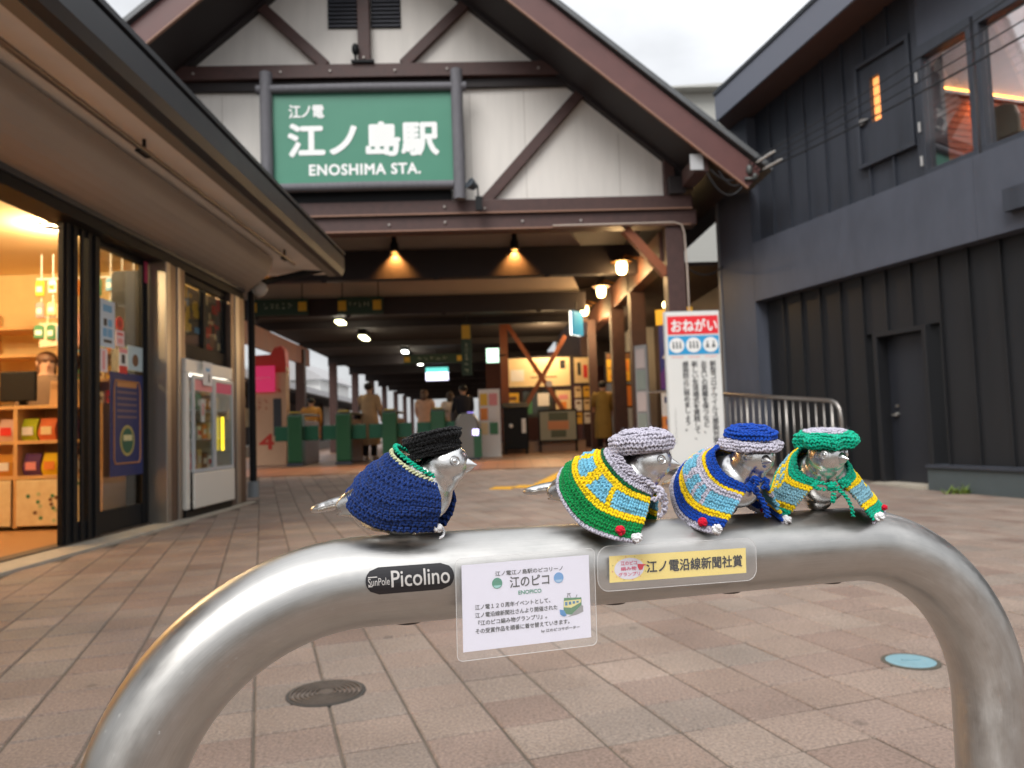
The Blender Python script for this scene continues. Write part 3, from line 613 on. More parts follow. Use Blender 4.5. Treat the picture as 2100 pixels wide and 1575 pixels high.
# capes
KA = [(0, (-.012, 0, .0735), (-.036, 0, .0590), (-.0545, 0, .0370)), (.28, (-.006, -.0150, .0690), (-.029, -.0265, .0470), (-.0450, -.0225, .0225)),
      (.54, (.008, -.0225, .0600), (-.003, -.0385, .0350), (-.0180, -.0310, .0100)), (.80, (.020, -.0215, .0525), (.020, -.0370, .0330), (.0120, -.0300, .0070)), (1, (.030, -.0150, .0470), (.038, -.0265, .0300), (.0300, -.0190, .0060))]
KB = [(0, (-.003, 0, .0710), (-.030, 0, .0635), (-.0510, 0, .0470)), (.28, (.002, -.0170, .0665), (-.024, -.0280, .0500), (-.0440, -.0330, .0270)),
      (.54, (.013, -.0250, .0560), (-.003, -.0405, .0310), (-.0180, -.0500, .0040)), (.80, (.027, -.0235, .0450), (.019, -.0410, .0210), (.0130, -.0550, -.0050)), (1, (.040, -.0110, .0370), (.040, -.0300, .0160), (.0350, -.0470, -.0080))]
KC = [(w, n_, m_, h_) for w, n_, m_, h_ in KB[:3]]+[(.80, (.027, -.0230, .0450), (.017, -.0460, .0230), (.0060, -.0660, -.0010)), (1, (.041, -.0090, .0380), (.037, -.0280, .0180), (.0300, -.0470, -.0080))]
GC = 'crocheted capes on the sparrows'; GH = 'crocheted hats on the sparrows'
c1 = garment('crochet_cape', 'plain navy blue crocheted cape with a teal and cream collar edge', 'cape', 0, GC)
SA = cape_surface(KA); yb = crochet(SA, 12, lambda i, w: NAVY, sw=.0054, lift=.0021, fuzz=900, flen=.0035); yb.make('cape_body', c1)
yb = YB()
for rr, cc_ in ((0, CREAM), (1, TEAL)):
    pts = [SA(.03-.05*rr if rr == 0 else 0, w)+np.array([.0015*rr, 0, .0018+.0034*rr]) for w in np.linspace(.03, .97, 60)]; cord(yb, pts, .0021, cc_)
yb.make('collar', c1)
yb = YB(); pom(yb, (.0335, -.020, .010), .0045, WHT); cord(yb, arcpts((.034, -.015, .012), (.040, -.012, .004), (.036, -.022, .002)), .0012, WHT); yb.make('tie_tassel', c1)
def train_cols(collar, line, frame_c, win, stripe, lower, hem, wins):
    def f(i, w):
        a = abs(w*2-1)
        if i in collar: return collar[i]
        if i in line: return line[i]
        if i in stripe: return stripe[i]
        if i in lower: return lower[i]
        if i in hem: return hem[i]
        for lo, hi in wins:
            if lo < a < hi: return win
        return frame_c
    return f
wn = [(-.01, .06), (.12, .27), (.33, .50), (.56, .66), (.71, .995)]
f2 = train_cols({0: GREYL, 1: GREYL, 2: DGREEN}, {3: YELLO, 4: YELLO}, YELLO, SKYB, {10: YELLO, 11: YELLO}, {12: GREEN, 13: GREEN, 14: GREEN, 15: GREEN, 16: GREEN}, {17: GREYL}, [(-.01, .08), (.15, .35), (.43, .62), (.69, .995)])
f3 = train_cols({0: BLUE, 1: BLUE, 2: BLUE}, {3: YELLO, 4: GREYL, 5: GREYL}, GREYL, SKYB*.98, {11: YELLO, 12: YELLO}, {13: BLUE, 14: BLUE, 15: BLUE}, {16: GREYL, 17: GREYL}, [(-.01, .10), (.16, .36), (.43, .53), (.59, .67), (.73, .995)])
f4 = train_cols({0: TEAL, 1: TEAL, 2: TEAL}, {3: YELLO, 4: YELLO}, YELLO, np.array(rgb(136, 184, 200)), {11: YELLO, 12: YELLO}, {13: TEAL, 14: TEAL, 15: TEAL, 16: TEAL}, {17: GREYL}, [(-.01, .10), (.16, .36), (.44, .52), (.58, .66), (.74, .995)])
c2 = garment('crochet_cape', 'green and yellow crocheted cape with light blue window squares and a grey ruffled collar', 'cape', 1, GC)
c3 = garment('crochet_cape', 'blue and light grey crocheted cape with sky blue windows and a yellow stripe', 'cape', 2, GC)
c4 = garment('crochet_cape', 'teal and yellow crocheted cape open at the front, tied with a teal bow', 'cape', 3, GC)
for c_, K_, f_ in ((c2, KB, f2), (c3, KB, f3), (c4, KC, f4)):
    S_ = cape_surface(K_); crochet(S_, 18, f_, sw=.0050, lift=.0020, fuzz=900, flen=.004).make('cape_body', c_)
    for s in (0, 1):
        wq = .925 if s else .075; pr_ = S_(.86, wq); ob = np.cross(S_(.86, wq+.01)-S_(.86, wq-.01), S_(.90, wq)-S_(.82, wq)); ob = ob/np.linalg.norm(ob); ob = ob*(.0042 if ob[1]*pr_[1] > 0 else -.0042); yb = YB(); pom(yb, pr_+ob, .0050 if c_ is not c4 else .0034, RED); yb.make('red_pompom', c_)
        pw_ = S_(.93, .985 if s else .015); yb = YB(); pom(yb, pw_+ob+np.array([.002, 0, .001]), .0054, WHT); yb.make('white_pompom', c_)
# grey ruffle and bow on the green cape
SB = cape_surface(KB); yb = YB()
for rr in range(2):
    cord(yb, [SB(.0, w)+np.array([.001+.0015*rr, 0, .0016+.003*rr+.0012*math.sin(w*70)]) for w in np.linspace(.02, .98, 70)], .0022, GREYL)
yb.make('collar', c2); yb = YB()
fr = np.array([.040, -.010, .036])
for k, ctrl in enumerate((((0, 0, 0), (.012, -.012, .012), (.016, -.020, -.004), (.004, -.012, -.006)), ((0, 0, 0), (.014, .002, .008), (.018, -.006, -.016), (.010, -.010, -.020)), ((-.012, -.006, .010), (-.002, -.010, .012), (.010, -.010, .004), (.014, -.010, -.014)))):
    cord(yb, [fr+p for p in arcpts(*ctrl)], .0026, GREYL)
yb.make('ruffle_bow', c2)
yb = YB(); fr = np.array([.042, -.012, .036])
for ctrl in (((0, 0, 0), (.006, -.004, .018), (.020, -.006, .010), (.006, -.002, -.002)), ((0, .004, 0), (.004, .016, .016), (.016, .018, .004), (.004, .006, -.002)), ((0, 0, 0), (.010, .002, -.004), (.016, .006, -.016), (.014, .010, -.026)), ((0, 0, 0), (.006, .006, -.006), (.006, .014, -.018), (.010, .012, -.026))):
    cord(yb, [fr+p for p in arcpts(*ctrl)], .0024, BLUE*.8)
pom(yb, fr, .0058, BLUE*.8); yb.make('bow', c3)
yb = YB(); fr = np.array([.046, 0, .0345])
for ctrl in (((0, 0, 0), (.004, -.018, .010), (.004, -.026, -.004), (0, -.002, -.003)), ((0, 0, 0), (.004, .018, .012), (.003, .026, -.002), (0, .002, -.002)), ((0, 0, 0), (.004, .003, -.010), (.002, -.004, -.022), (.002, .004, -.016), (0, .003, -.004)), ((0, 0, 0), (.004, .010, -.004), (.004, .018, -.014), (.001, .020, -.030))):
    cord(yb, [fr+p for p in arcpts(*ctrl)], .0021, TEAL)
pom(yb, fr, .0046, TEAL); yb.make('bow', c4)

# hats: surfaces of revolution with a wavy radius, tilted on the head
def hat(i, label, parts, tilt, roll=0, at=(.033, 0, .076)):
    t = garment('crochet_hat', label, 'hat', i, GH)
    R = (Matrix.Translation(at) @ Matrix.Rotation(tilt, 4, 'Y') @ Matrix.Rotation(roll, 4, 'X')); R = np.array(R)
    for nm, prof, wave, nwv, rows, colf, sw, fz in parts:
        pf = np.array(prof); tl = np.concatenate([[0], np.cumsum(np.linalg.norm(np.diff(pf, axis=0), axis=1))]); tl /= tl[-1]
        def S(t_, w):
            r = np.interp(t_, tl, pf[:, 0]); z = np.interp(t_, tl, pf[:, 1]); a = -2*math.pi*w
            wv = wave*math.sin(math.pi*min(1, t_*1.15)); k = 1+wv*math.cos(nwv*a)*(r/pf[:, 0].max())
            return R[:3, :3] @ np.array([r*k*math.cos(a), r*k*math.sin(a), z-abs(wv)*.006*math.cos(nwv*a)])+R[:3, 3]
        crochet(S, rows, colf, sw=sw, lift=.0012, closed=True, fuzz=fz, flen=.0055).make(nm, t)
    return t
hat(0, 'small black crocheted cap tilted on the navy-caped sparrow', [
    ('band', [(.0215, .011), (.0220, .004), (.0205, -.001)], .02, 3, 5, lambda i, w: BLK, .0042, 120),
    ('crown', [(.0006, .0175), (.010, .0185), (.020, .0190), (.0255, .0170), (.0250, .0125), (.0215, .0105)], .04, 4, 9, lambda i, w: BLK, .0042, 200)], -.22, at=(.0260, 0, .0715))
hat(1, 'puffy light grey crocheted beret on the green-caped sparrow', [
    ('crown', [(.0006, .0150), (.010, .0155), (.020, .0135), (.0275, .0090), (.0300, .0030), (.0280, -.0030), (.0235, -.0055), (.0190, -.0045)], .06, 9, 13, lambda i, w: GREYL*1.0, .0040, 420)], -.16, at=(.0255, 0, .0765))
hat(2, 'blue crocheted cap with a light grey ruffled brim on the blue-caped sparrow', [
    ('brim', [(.0180, .0060), (.0230, .0050), (.0285, .0010), (.0290, -.0025), (.0262, -.0035)], .07, 10, 6, lambda i, w: GREYL, .0039, 220),
    ('crown', [(.0006, .0165), (.010, .0170), (.0190, .0152), (.0240, .0115), (.0238, .0075), (.0190, .0055)], .02, 5, 9, lambda i, w: BLUE, .0039, 200)], .06, .05, at=(.0310, 0, .0765))
hat(3, 'flat teal scalloped crocheted hat with a grey top on the camera-facing sparrow', [
    ('brim', [(.0190, .0092), (.0230, .0088), (.0280, .0060), (.0292, .0010), (.0268, -.0035), (.0225, -.0030), (.0160, .0005)], .10, 8, 9, lambda i, w: TEAL, .0040, 260),
    ('crown', [(.0006, .0108), (.010, .0108), (.0180, .0104), (.0215, .0095)], .02, 5, 6, lambda i, w: GREYL, .0039, 160)], .03, at=(.0330, 0, .0775))

# ================================================================== station building
SR = math.radians(2.0)
st = thing('station_building', 'timber framed station hall with a steep gable, white panels and dark beams', 'station', (0, 12.45, 0), SR)
stM = Matrix.Translation((0, 12.45, 0)) @ Matrix.Rotation(SR, 4, 'Z')
def S3(x, y, z): return stM @ Vector((x, y, z))
CX, TAN = -2.25, .84
def zr(x, z0=5.07, xr=2.70): return z0+TAN*((xr-CX)-abs(x-CX))      # inner edge of the rake timber
apex = zr(CX)
obj('gable_wall', MB().prism([(CX-4.95, 4.4), (CX+4.95, 4.4), (CX+4.95, zr(CX+4.95)+.05), (CX, apex+.05), (CX-4.95, zr(CX-4.95)+.05)], .0, .14), PLASTER, st)
# panel joints: thin vertical cover strips on the white boarding
JT = mat('panel_joint', rgb(196, 190, 182), .7)
for x in (-6.3, -4.6, -.55, .35, 1.9, -3.3, -1.2): B('panel_joint', JT, st, x-.006, x+.006, -.004, .002, 4.55, min(6.4, zr(x)-.1))
def tb(name, x0, x1, y0, y1, z0, z1, m=TIMBER, bevel=.012): return B(name, m, st, x0, x1, y0, y1, z0, z1, bevel=bevel)
tb('lintel_beam', -7.5, 3.03, -.22, .15, 4.29, 4.515); tb('lintel_beam', -7.5, 3.10, -.17, .18, 4.04, 4.285)
tb('beam_capping', -7.5, 3.03, -.235, -.222, 4.283, 4.305, P('capping_tan', 150, 112, 92), 0); tb('beam_capping', -7.5, 3.0, -.185, -.172, 4.03, 4.05, P('capping_tan', 150, 112, 92), 0)
tb('tie_beam', -6.9, 2.0, -.17, -.002, 6.60, 6.83); tb('tie_beam_shadow_board', -6.9, 1.6, -.08, -.003, 6.44, 6.598, TIMBER_D)  # dark board stands in for the shadow under the tie beam
tb('king_post', CX-.1, CX+.1, -.15, -.002, 6.832, apex-.2)
def brace(name, a, b, w=.17, y=-.06, d=.12, m=TIMBER): return obj(name, MB().beam((a[0], y, a[1]), (b[0], y, b[1]), w, d, (0, 1, 0)), m, st, bevel=.01)
for s in (-1, 1):
    mx_ = lambda x: CX+s*(x-CX)
    brace('diagonal_brace', (mx_(1.42), 6.46), (mx_(-.34), 4.52)); brace('diagonal_brace', (mx_(-1.62), 6.84), (mx_(-.1), 8.32))
    # rake timbers against the wall, stepped, then soffit, then red-brown bargeboard in front
    n = Vector((TAN, 0, 1)).normalized()
    for nm, o0, o1, y0, y1, m in (('rake_timber', 0, .20, -.16, -.002, TIMBER_D), ('rake_timber', .20, .46, -.34, -.002, TIMBER_D)):
        obj(nm, MB().prism([(mx_(2.9), zr(2.9)+o0), (CX, apex+o0), (CX, apex+o1), (mx_(2.9), zr(2.9)+o1)], y0, y1), m, st)
    ex = 3.62; ze = 4.30
    zz = lambda x: ze+TAN*(ex-x)
    obj('bargeboard', MB().prism([(mx_(ex-.03), ze), (CX, zz(CX)), (CX, zz(CX)+.46), (mx_(ex+.18), ze+.27), (mx_(ex+.12), ze+.13)], -1.25, -1.19), TIMBER_R, st)
    obj('bargeboard_trim', MB().prism([(mx_(ex-.03), ze-.03), (CX, zz(CX)-.03), (CX, zz(CX)-.002), (mx_(ex-.03), ze-.002)], -1.26, -1.20), P('capping_tan', 150, 112, 92), st)
    obj('soffit_boards', MB().prism([(mx_(ex-.1), ze+.14), (CX, zz(CX)+.06), (CX, zz(CX)+.16), (mx_(ex-.1), ze+.24)], -1.188, 9.0), TIMBER_D, st)
    obj('roof_slope', MB().prism([(mx_(ex+.32), ze+.21), (CX, zz(CX)+.465), (CX, zz(CX)+.56), (mx_(ex+.34), ze+.29)], -1.33, 9.0), mat('roof_metal', rgb(96, 98, 100), .5, metal=.3, vary=.15), st)
    # outrigger that carries the eave
    xo = mx_(2.95); B('outrigger', TIMBER, st, xo-.11, xo+.11, -1.10, -.345, 4.60, 4.86, bevel=.01); B('outrigger_cap', P('cap_grey', 186, 188, 190), st, xo-.12+(-.06 if s > 0 else .06), xo+.02, -1.125, -1.102, 4.62, 4.86)
    obj('eave_beam', MB().box(mx_(2.78)-.13, mx_(2.78)+.13, -.30, 9, 4.52, 4.80), TIMBER_D, st)
    vm_ = CX+s*.11; v1 = CX+s*.60
    B('louvre_backing', BLACK, st, min(vm_, v1), max(vm_, v1), -.02, -.003, 7.50, 8.30)
    for k in range(11): obj('louvre_slat', MB().box(min(vm_, v1)+.012, max(vm_, v1)-.012, -.05, -.022, 7.52+.07*k, 7.545+.07*k), P('louvre_navy', 52, 54, 66), st)
    tb('corner_post', CX+s*4.95-.09, CX+s*4.95+.09, -.12, .0, 4.52, 5.35, TIMBER)
# bolts on the beams
BOLT = mat('bolt_zinc', rgb(186, 178, 172), .4, metal=.6)
for x, y, z in ((-1.0, -.235, 4.40), (-.35, -.235, 4.36), (-3.1, -.185, 4.12), (-1.9, -.185, 4.14), (-1.0, -.185, 4.16), (.25, -.185, 4.15), (1.2, -.185, 4.14), (-5.0, -.18, 6.70), (-3.6, -.18, 6.70), (-2.8, -.18, 6.71), (CX, -.165, 6.93), (-1.75, -.18, 6.70), (-.9, -.18, 6.71), (.6, -.18, 6.70)):
    obj('bolt', MB().lathe([(.022, 0), (.022, .012), (.012, .02)], 8, Matrix.Translation((x, y+.006, z)) @ Matrix.Rotation(math.pi/2, 4, 'X')), BOLT, st)
COND = mat('conduit_ivory', rgb(196, 180, 166), .5)
obj('conduit', MB().tube([S for S in [Vector((.74, -.20, 4.06)), Vector((2.2, -.20, 4.065)), Vector((2.72, -.20, 4.07)), Vector((2.84, -.20, 4.03)), Vector((2.88, -.20, 3.9)), Vector((2.90, -.20, 3.3)), Vector((2.90, -.20, .5))]], .014, 8), COND, st, smooth=True)
# posts, braces and beams of the hall
for x, y in ((2.74, .02), (2.70, 3.05), (2.66, 5.2), (2.6, 10.5), (-7.2, .02)):
    B('post', TIMBER, st, x-.15, x+.15, y-.15, y+.15, zg(0, 12.3+y)+.006, 4.03, bevel=.012)
for y in (.17, ):
    obj('knee_brace', MB().beam((2.60, .0, 3.25), (1.95, .0, 4.02), .14, .16, (0, 1, 0)), ORANGEWOOD, st)
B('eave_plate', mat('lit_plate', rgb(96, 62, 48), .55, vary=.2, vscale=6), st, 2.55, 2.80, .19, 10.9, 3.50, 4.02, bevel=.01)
DARKC = mat('hall_ceiling', rgb(54, 42, 38), .7, vary=.2, vscale=4)
B('hall_ceiling', DARKC, st, -8.2, 3.3, .16, 9.0, 4.72, 4.80)
for y, zt, zb, xr, xe in ((2.1, 4.25, 3.70, 1.5, 2.54), (4.6, 3.82, 3.42, 1.75, 1.86)):
    B('cross_beam', TIMBER_D, st, -7.3, xe, y-.12, y+.12, zb, zt, bevel=.01)
    obj('infill_panel', MB().prism([(-7.3, zt+.002), (xr, zt+.002), (xr-.35, 4.71), (-7.3, 4.71)], y-.03, y+.03), PLASTER_I, st)
    for x in (-5.4, -3.4, -1.3, .8): obj('beam_bracket', MB().box(x-.05, x+.05, y-.15, y-.122, zb-.05, zb+.02), TIMBER_D, st)
B('end_boarding', DARKC, st, -8.2, 3.3, 8.90, 8.98, 3.73, 4.71)
# left side of the hall: orange board valance over open bays
for k in range(9): B('valance_board', ORANGEWOOD, st, -5.74+.004*(k % 2), -5.66, 4.2+k*.72, 4.912+k*.72, 2.88, 3.38)
for y in (9.8, 14.5, 19.0, 23.5, 28, 33, 38, 43): B('side_post', TIMBER, st, -5.85, -5.6, y-.12, y+.12, .2, 3.3)
# ceiling of the platform concourse beyond
B('concourse_ceiling', mat('concourse_dark', rgb(40, 32, 30), .8, vary=.2), st, -6.1, 1.86, 4.74, 48, 3.62, 3.72)
for k in range(10): B('concourse_beam', TIMBER_D, st, -6.0, 1.84, 6.6+k*4.2, 6.75+k*4.2, 3.44 if k < 2 else 3.28, 3.615)
B('end_boarding', DARKC, st, 1.87, 4.4, 12.0, 12.08, 2.75, 4.9)
B('rear_wall', mat('rear_red', rgb(92, 50, 40), .7, vary=.15), st, -.4, 4.4, 15.5, 15.7, .2, 3.60)
B('right_side_wall', mat('side_dark', rgb(70, 56, 50), .7, vary=.15), st, 4.35, 4.5, .8, 15.5, .1, 3.6)
B('right_side_ceiling', DARKC, st, 2.85, 4.5, .8, 15.5, 3.55, 3.62)

# ---- name board on its log frame
sg = thing('station_sign', 'large green station name board in a grey log frame on the gable', 'sign', S3(-2.265, -.30, 4.80), SR)
SW, SH = 2.86, 1.47
B('board', SIGN_G, sg, -SW/2, SW/2, -.02, .06, 0, SH)
for x in (-1.52, 1.52):
    obj('log_upright', MB().tube([(x, -.06, -.32), (x+.004, -.062, .4), (x-.004, -.058, 1.1), (x, -.06, 1.80)], [.098, .100, .096, .098], 14), BARK, sg, smooth=True, angle=50)
for z, e in ((SH+.06, .24), (-.075, 0)):
    obj('log_rail', MB().tube([(-1.43-e, -.05, z), (0, -.055, z+.004), (1.43+e, -.05, z)], [.072, .075, .072], 14), BARK, sg, smooth=True, angle=50)
B('backing_board', BLACK, sg, -1.5, 1.38, .10, .30, -.34, -.10)
B('hanger', BLACK, sg, -1.40, 1.40, .062, .29, SH-.1, SH+.02)
SM = frame((0, -.026, 0), (1, 0, 0), (0, 0, 1)); WHL = mat('letter_white', rgb(246, 248, 246), .4)
text(sg, '江ノ島駅', -1.18, 1.19, .44, .97, SM, WHL, .042); text(sg, 'ENOSHIMA STA.', -.86, .90, .13, .30, SM, WHL, .05, space=1.10)
text(sg, '江ノ電', -1.17, -.62, 1.07, 1.28, SM, WHL, .03, space=.86)
# small spotlights around the board
def spotlight(label, p, aim):
    t = thing('floodlight', label, 'light', S3(*p), SR, 'floodlights on the station gable'); d = Vector(aim).normalized()
    M = frame((0, 0, 0), d.orthogonal(), d.cross(d.orthogonal()))
    obj('housing', MB().lathe([(.03, -.10), (.06, -.08), (.085, 0), (.095, .04), (.085, .045), (.03, .03)], 18, M), mat('flood_grey', rgb(96, 104, 112), .35, metal=.6), t, smooth=True, angle=40)
    obj('arm', MB().tube([(0, 0, 0), (.10, .0, -.02), (.11, .02, -.22)], .014, 8), BLACK, t); B('driver_box', BLACK, t, .06, .17, -.02, .05, -.42, -.2); return t
spotlight('small grey floodlight at the lower right corner of the station sign', (-.56, -.42, 4.70), (-.7, -.5, .4)); spotlight('small pale floodlight at the lower left corner of the station sign', (-3.72, -.42, 4.66), (.7, -.5, .4))
t = thing('gable_lamp', 'small black lamp fixed to the king post above the station sign', 'light', S3(CX-.13, -.2, 6.93), SR)
obj('housing', MB().ell((0, 0, .12), (.06, .07, .1)), BLACK, t, smooth=True); obj('bracket', MB().tube([(0, .05, -.08), (0, 0, 0), (0, 0, .1)], .02, 8), BLACK, t); B('foot', BLACK, t, -.07, .30, -.02, .04, -.10, -.06)

# ---- lamps (lit in the photograph)
def point(name, p, e, c, r=.05, parent=None, spot=None):
    l = bpy.data.lights.new(name, 'SPOT' if spot else 'POINT'); l.energy = e; l.color = c; l.shadow_soft_size = r
    o = bpy.data.objects.new(name, l); COL.objects.link(o); o.location = p
    if spot: l.spot_size = spot[0]; l.spot_blend = .8; o.rotation_euler = Vector(spot[1]).to_track_quat('-Z', 'Y').to_euler()
    if parent: o.parent = parent
    return o
BULB = emis('bulb_warm', (1, .80, .34), 7); BRASS = mat('brass_hood', rgb(150, 104, 50), .4, metal=.7); WARM = (1, .62, .28)
for i, (x, y) in enumerate(((2.20, 1.80), (2.18, 4.25), (2.15, 6.9))):
    t = thing('bulkhead_lamp', ('nearest', 'middle', 'farthest')[i]+' of three glowing brass lamps along the right hall beam', 'lamp', S3(x, y, 3.78), SR, 'brass lamps along the right beam')
    obj('globe', MB().lathe([(.004, -.15), (.075, -.13), (.105, -.05), (.105, .04), (.085, .09)], 16), BULB, t, smooth=True)
    obj('hood', MB().lathe([(.20, .085), (.19, .10), (.08, .13), (.03, .18)], 18), BRASS, t, smooth=True, angle=40)
    obj('arm', MB().tube([(0, 0, .16), (.08, 0, .22), (.30, 0, .16)], .02, 8), BRASS, t)
    point('lamp_light', (-.02, -.02, -.22), 34, WARM, .08, t)
for i, (x, lab) in enumerate(((-2.06, 'left'), (.20, 'right'), (-4.75, 'far left'))):
    t = thing('beam_downlight', 'small black hooded lamp washing the hall beam orange, %s one' % lab, 'lamp', S3(x, 1.86, 4.28), SR, 'hooded lamps on the front hall beam')
    obj('hood', MB().lathe([(.085, -.10), (.075, .05), (.05, .10), (.045, .26)], 16, cap=False), BLACK, t, smooth=True, angle=40); obj('bulb', MB().ell((0, 0, -.02), (.045, .045, .045)), emis('bulb_orange', (1, .45, .10), 10), t, smooth=True)
    point('downlight_light', (0, .03, -.05), 330, (1, .40, .09), .03, t, spot=(math.radians(100), (0, .30, -1)))
TUBEL = emis('tube_light', (1, .95, .55), 9); TUBEW = emis('tube_white', (.95, 1, .95), 8)
for i, (x, y, ln, m, lab) in enumerate(((-3.78, 5.6, .5, TUBEL, 'yellowish lamp on the hall ceiling, first behind the green hanging sign'), (-3.70, 8.6, .8, TUBEL, 'yellowish long lamp on the hall ceiling, second behind the green hanging sign'), (-3.0, 12.5, .5, TUBEW, 'white ceiling lamp over the concourse, nearest of a row of three'), (-3.05, 14.5, .5, TUBEW, 'white ceiling lamp over the concourse, middle of a row of three'), (-2.9, 17.0, .5, TUBEW, 'white ceiling lamp over the concourse, farthest of a row of three'))):
    t = thing('ceiling_lamp', lab, 'lamp', S3(x, y, 3.46), SR, 'ceiling lamps inside the station'); obj('tube', MB().box(-.09, .09, -ln/2, ln/2, -.05, .0), m, t, bevel=.02); B('casing', BLACK, t, -.11, .11, -ln/2-.02, ln/2+.02, .002, .158)
    point('tube_glow', (0, 0, -.12), 14, (1, .9, .7), .15, t)

# ---- hanging signs
SGN = P('sign_dark_green', 36, 62, 48); YLW = P('sign_yellow', 206, 168, 50)
def hang_sign(label, x0, x1, y, z0, z1, tx, icons):
    t = thing('hanging_sign', label, 'sign', S3((x0+x1)/2, y, z0), SR, 'green hanging signs in the hall'); w = (x1-x0)/2
    B('panel', SGN, t, -w, w, -.04, .04, 0, z1-z0)
    for x in (-w*.8, w*.8): obj('hanger', MB().tube([(x, 0, z1-z0), (x, 0, z1-z0+.5)], .012, 6), BLACK, t)
    M = frame((0, -.044, 0), (1, 0, 0), (0, 0, 1)); h = z1-z0
    scrib(t, -w*.55, w*.5, h*.35, h*.75, M, P('sign_pale', 150, 160, 140), 5)
    for x in icons: B('icon', YLW, t, x*w-.09, x*w+.09, -.05, -.041, h*.22, h*.78)
    return t
hang_sign('dark green hanging sign at the left edge of the hall, beside the shop corner', -5.5, -4.25, 4.36, 3.44, 3.80, 'のりば', (.82, -.9)); hang_sign('dark green hanging sign with yellow squares left of the hall centre', -3.6, -2.62, 4.36, 3.42, 3.80, '出口', (.75, -.8)); 
hang_sign('small green hanging sign with yellow ends deep inside the concourse', -3.0, -1.1, 12.0, 2.98, 3.28, '改札', (.88, -.88))
vs = thing('vertical_sign', 'tall dark green hanging sign with a yellow top panel in the hall', 'sign', S3(-.85, 5.6, 2.10), SR)
B('panel', SGN, vs, -.12, .12, -.04, .04, 0, 1.22); B('top_panel', YLW, vs, -.10, .10, -.05, -.041, .86, 1.18); obj('hanger', MB().tube([(0, 0, 1.22), (0, 0, 2.4)], .02, 6), BLACK, vs)
scrib(vs, -.06, .06, .06, .78, frame((0, -.045, 0), (1, 0, 0), (0, 0, 1)), P('sign_pale', 150, 160, 140), 1, 6)
ld = thing('departure_display', 'lit white and teal departure display hung in the concourse', 'display', S3(-2.05, 13.6, 2.55), SR)
B('screen', emis('display_white', (.75, .75, 1), 1.6), ld, -.38, .38, -.03, .0, 0, .28); B('header', emis('display_teal', (.1, .5, .45), 1.0), ld, -.38, .38, -.03, .0, .282, .44); B('casing', BLACK, ld, -.42, .42, .002, .2, -.04, .48); obj('hanger', MB().tube([(0, .1, .48), (0, .1, 1.05)], .02, 6), BLACK, ld)
gl = thing('lit_sign', 'small glowing pale green sign fixed to the hall post', 'sign', S3(-.22, 7.4, 2.55), SR); B('panel', emis('sign_mint', (.65, 1, .75), 1.3), gl, -.16, .16, -.05, .05, 0, .36); B('casing', DKGREY, gl, -.18, .18, .052, .08, -.02, .38); obj('arm', MB().tube([(.16, 0, .18), (.34, 0, .18)], .02, 6), BLACK, gl)
bs = thing('blade_sign', 'lit blue and white sign projecting below the right hall beam', 'sign', S3(1.60, 4.2, 2.80), SR+.9)
B('panel', P('blade_blue', 60, 150, 190, emit=rgb(60, 150, 190), estr=.4), bs, -.20, .20, -.05, -.001, 0, .52); B('edge', emis('blade_edge', (1, .98, .85), 1.8), bs, -.20, .20, .001, .05, 0, .52); obj('hanger', MB().tube([(0, 0, .52), (0, 0, .72)], .02, 6), BLACK, bs)

# ---- ticket gates
GGRN = P('gate_green', 34, 84, 52, rough=.35); GFLP = P('gate_flap', 20, 88, 62, rough=.4); GBOD = P('gate_body', 150, 122, 108, rough=.4); GTOP = P('gate_top', 110, 112, 108, rough=.35)
GR = 'green ticket gates'
for i, (x, lab) in enumerate(((-4.30, 'leftmost green ticket gate beside the beige board with the figure four'), (-3.33, 'green ticket gate second from the left'), (-2.40, 'green ticket gate third from the left, behind the black cap'), (-1.42, 'green ticket gate fourth from the left, right of the black cap'))):
    gy = 3.35; t = thing('ticket_gate', lab, 'ticket gate', S3(x, gy, zg(0, 12.3+gy)+.006), SR, GR)
    B('front_pillar', GGRN, t, -.15, .15, -.15, .15, .06, 1.02, bevel=.03); B('kick_plate', DKGREY, t, -.16, .16, -.16, .16, 0, .058); B('body', GBOD, t, -.13, .13, .152, 1.55, .0, .92, bevel=.03); B('top', GTOP, t, -.15, .15, -.10, 1.55, 1.022, 1.06, bevel=.015)
    B('reader', P('reader_yellow', 190, 170, 60), t, -.10, .10, -.13, .02, 1.062, 1.09, bevel=.01)
    for s in (-1, 1): B('flap', GFLP, t, min(s*.152, s*.44), max(s*.152, s*.44), .02, .05, .50, .80, bevel=.02)
t = thing('ticket_gate', 'silver round-ended ticket gate with a lit violet display on the right', 'ticket gate', S3(-.80, 3.3, zg(0, 15.6)+.006), SR, GR)
obj('body', MB().prism([(-.28, 0), (.20, 0), (.24, .2), (.20, .80), (.10, .96), (-.16, .96), (-.28, .80)], 0, 1.4), mat('gate_silver', rgb(124, 122, 116), .35, metal=.6), t, bevel=.04); B('side_panel', GGRN, t, .10, .26, -.03, -.002, .05, .62); B('display', emis('display_violet', (.62, .55, 1), 2.2), t, .08, .2, -.05, -.031, .50, .62); B('top_light', emis('top_violet', (.4, .3, 1), 1.0), t, -.02, .10, .1, .4, .962, .975); B('base', DKGREY, t, -.30, .22, -.02, 1.42, -.002, .05)

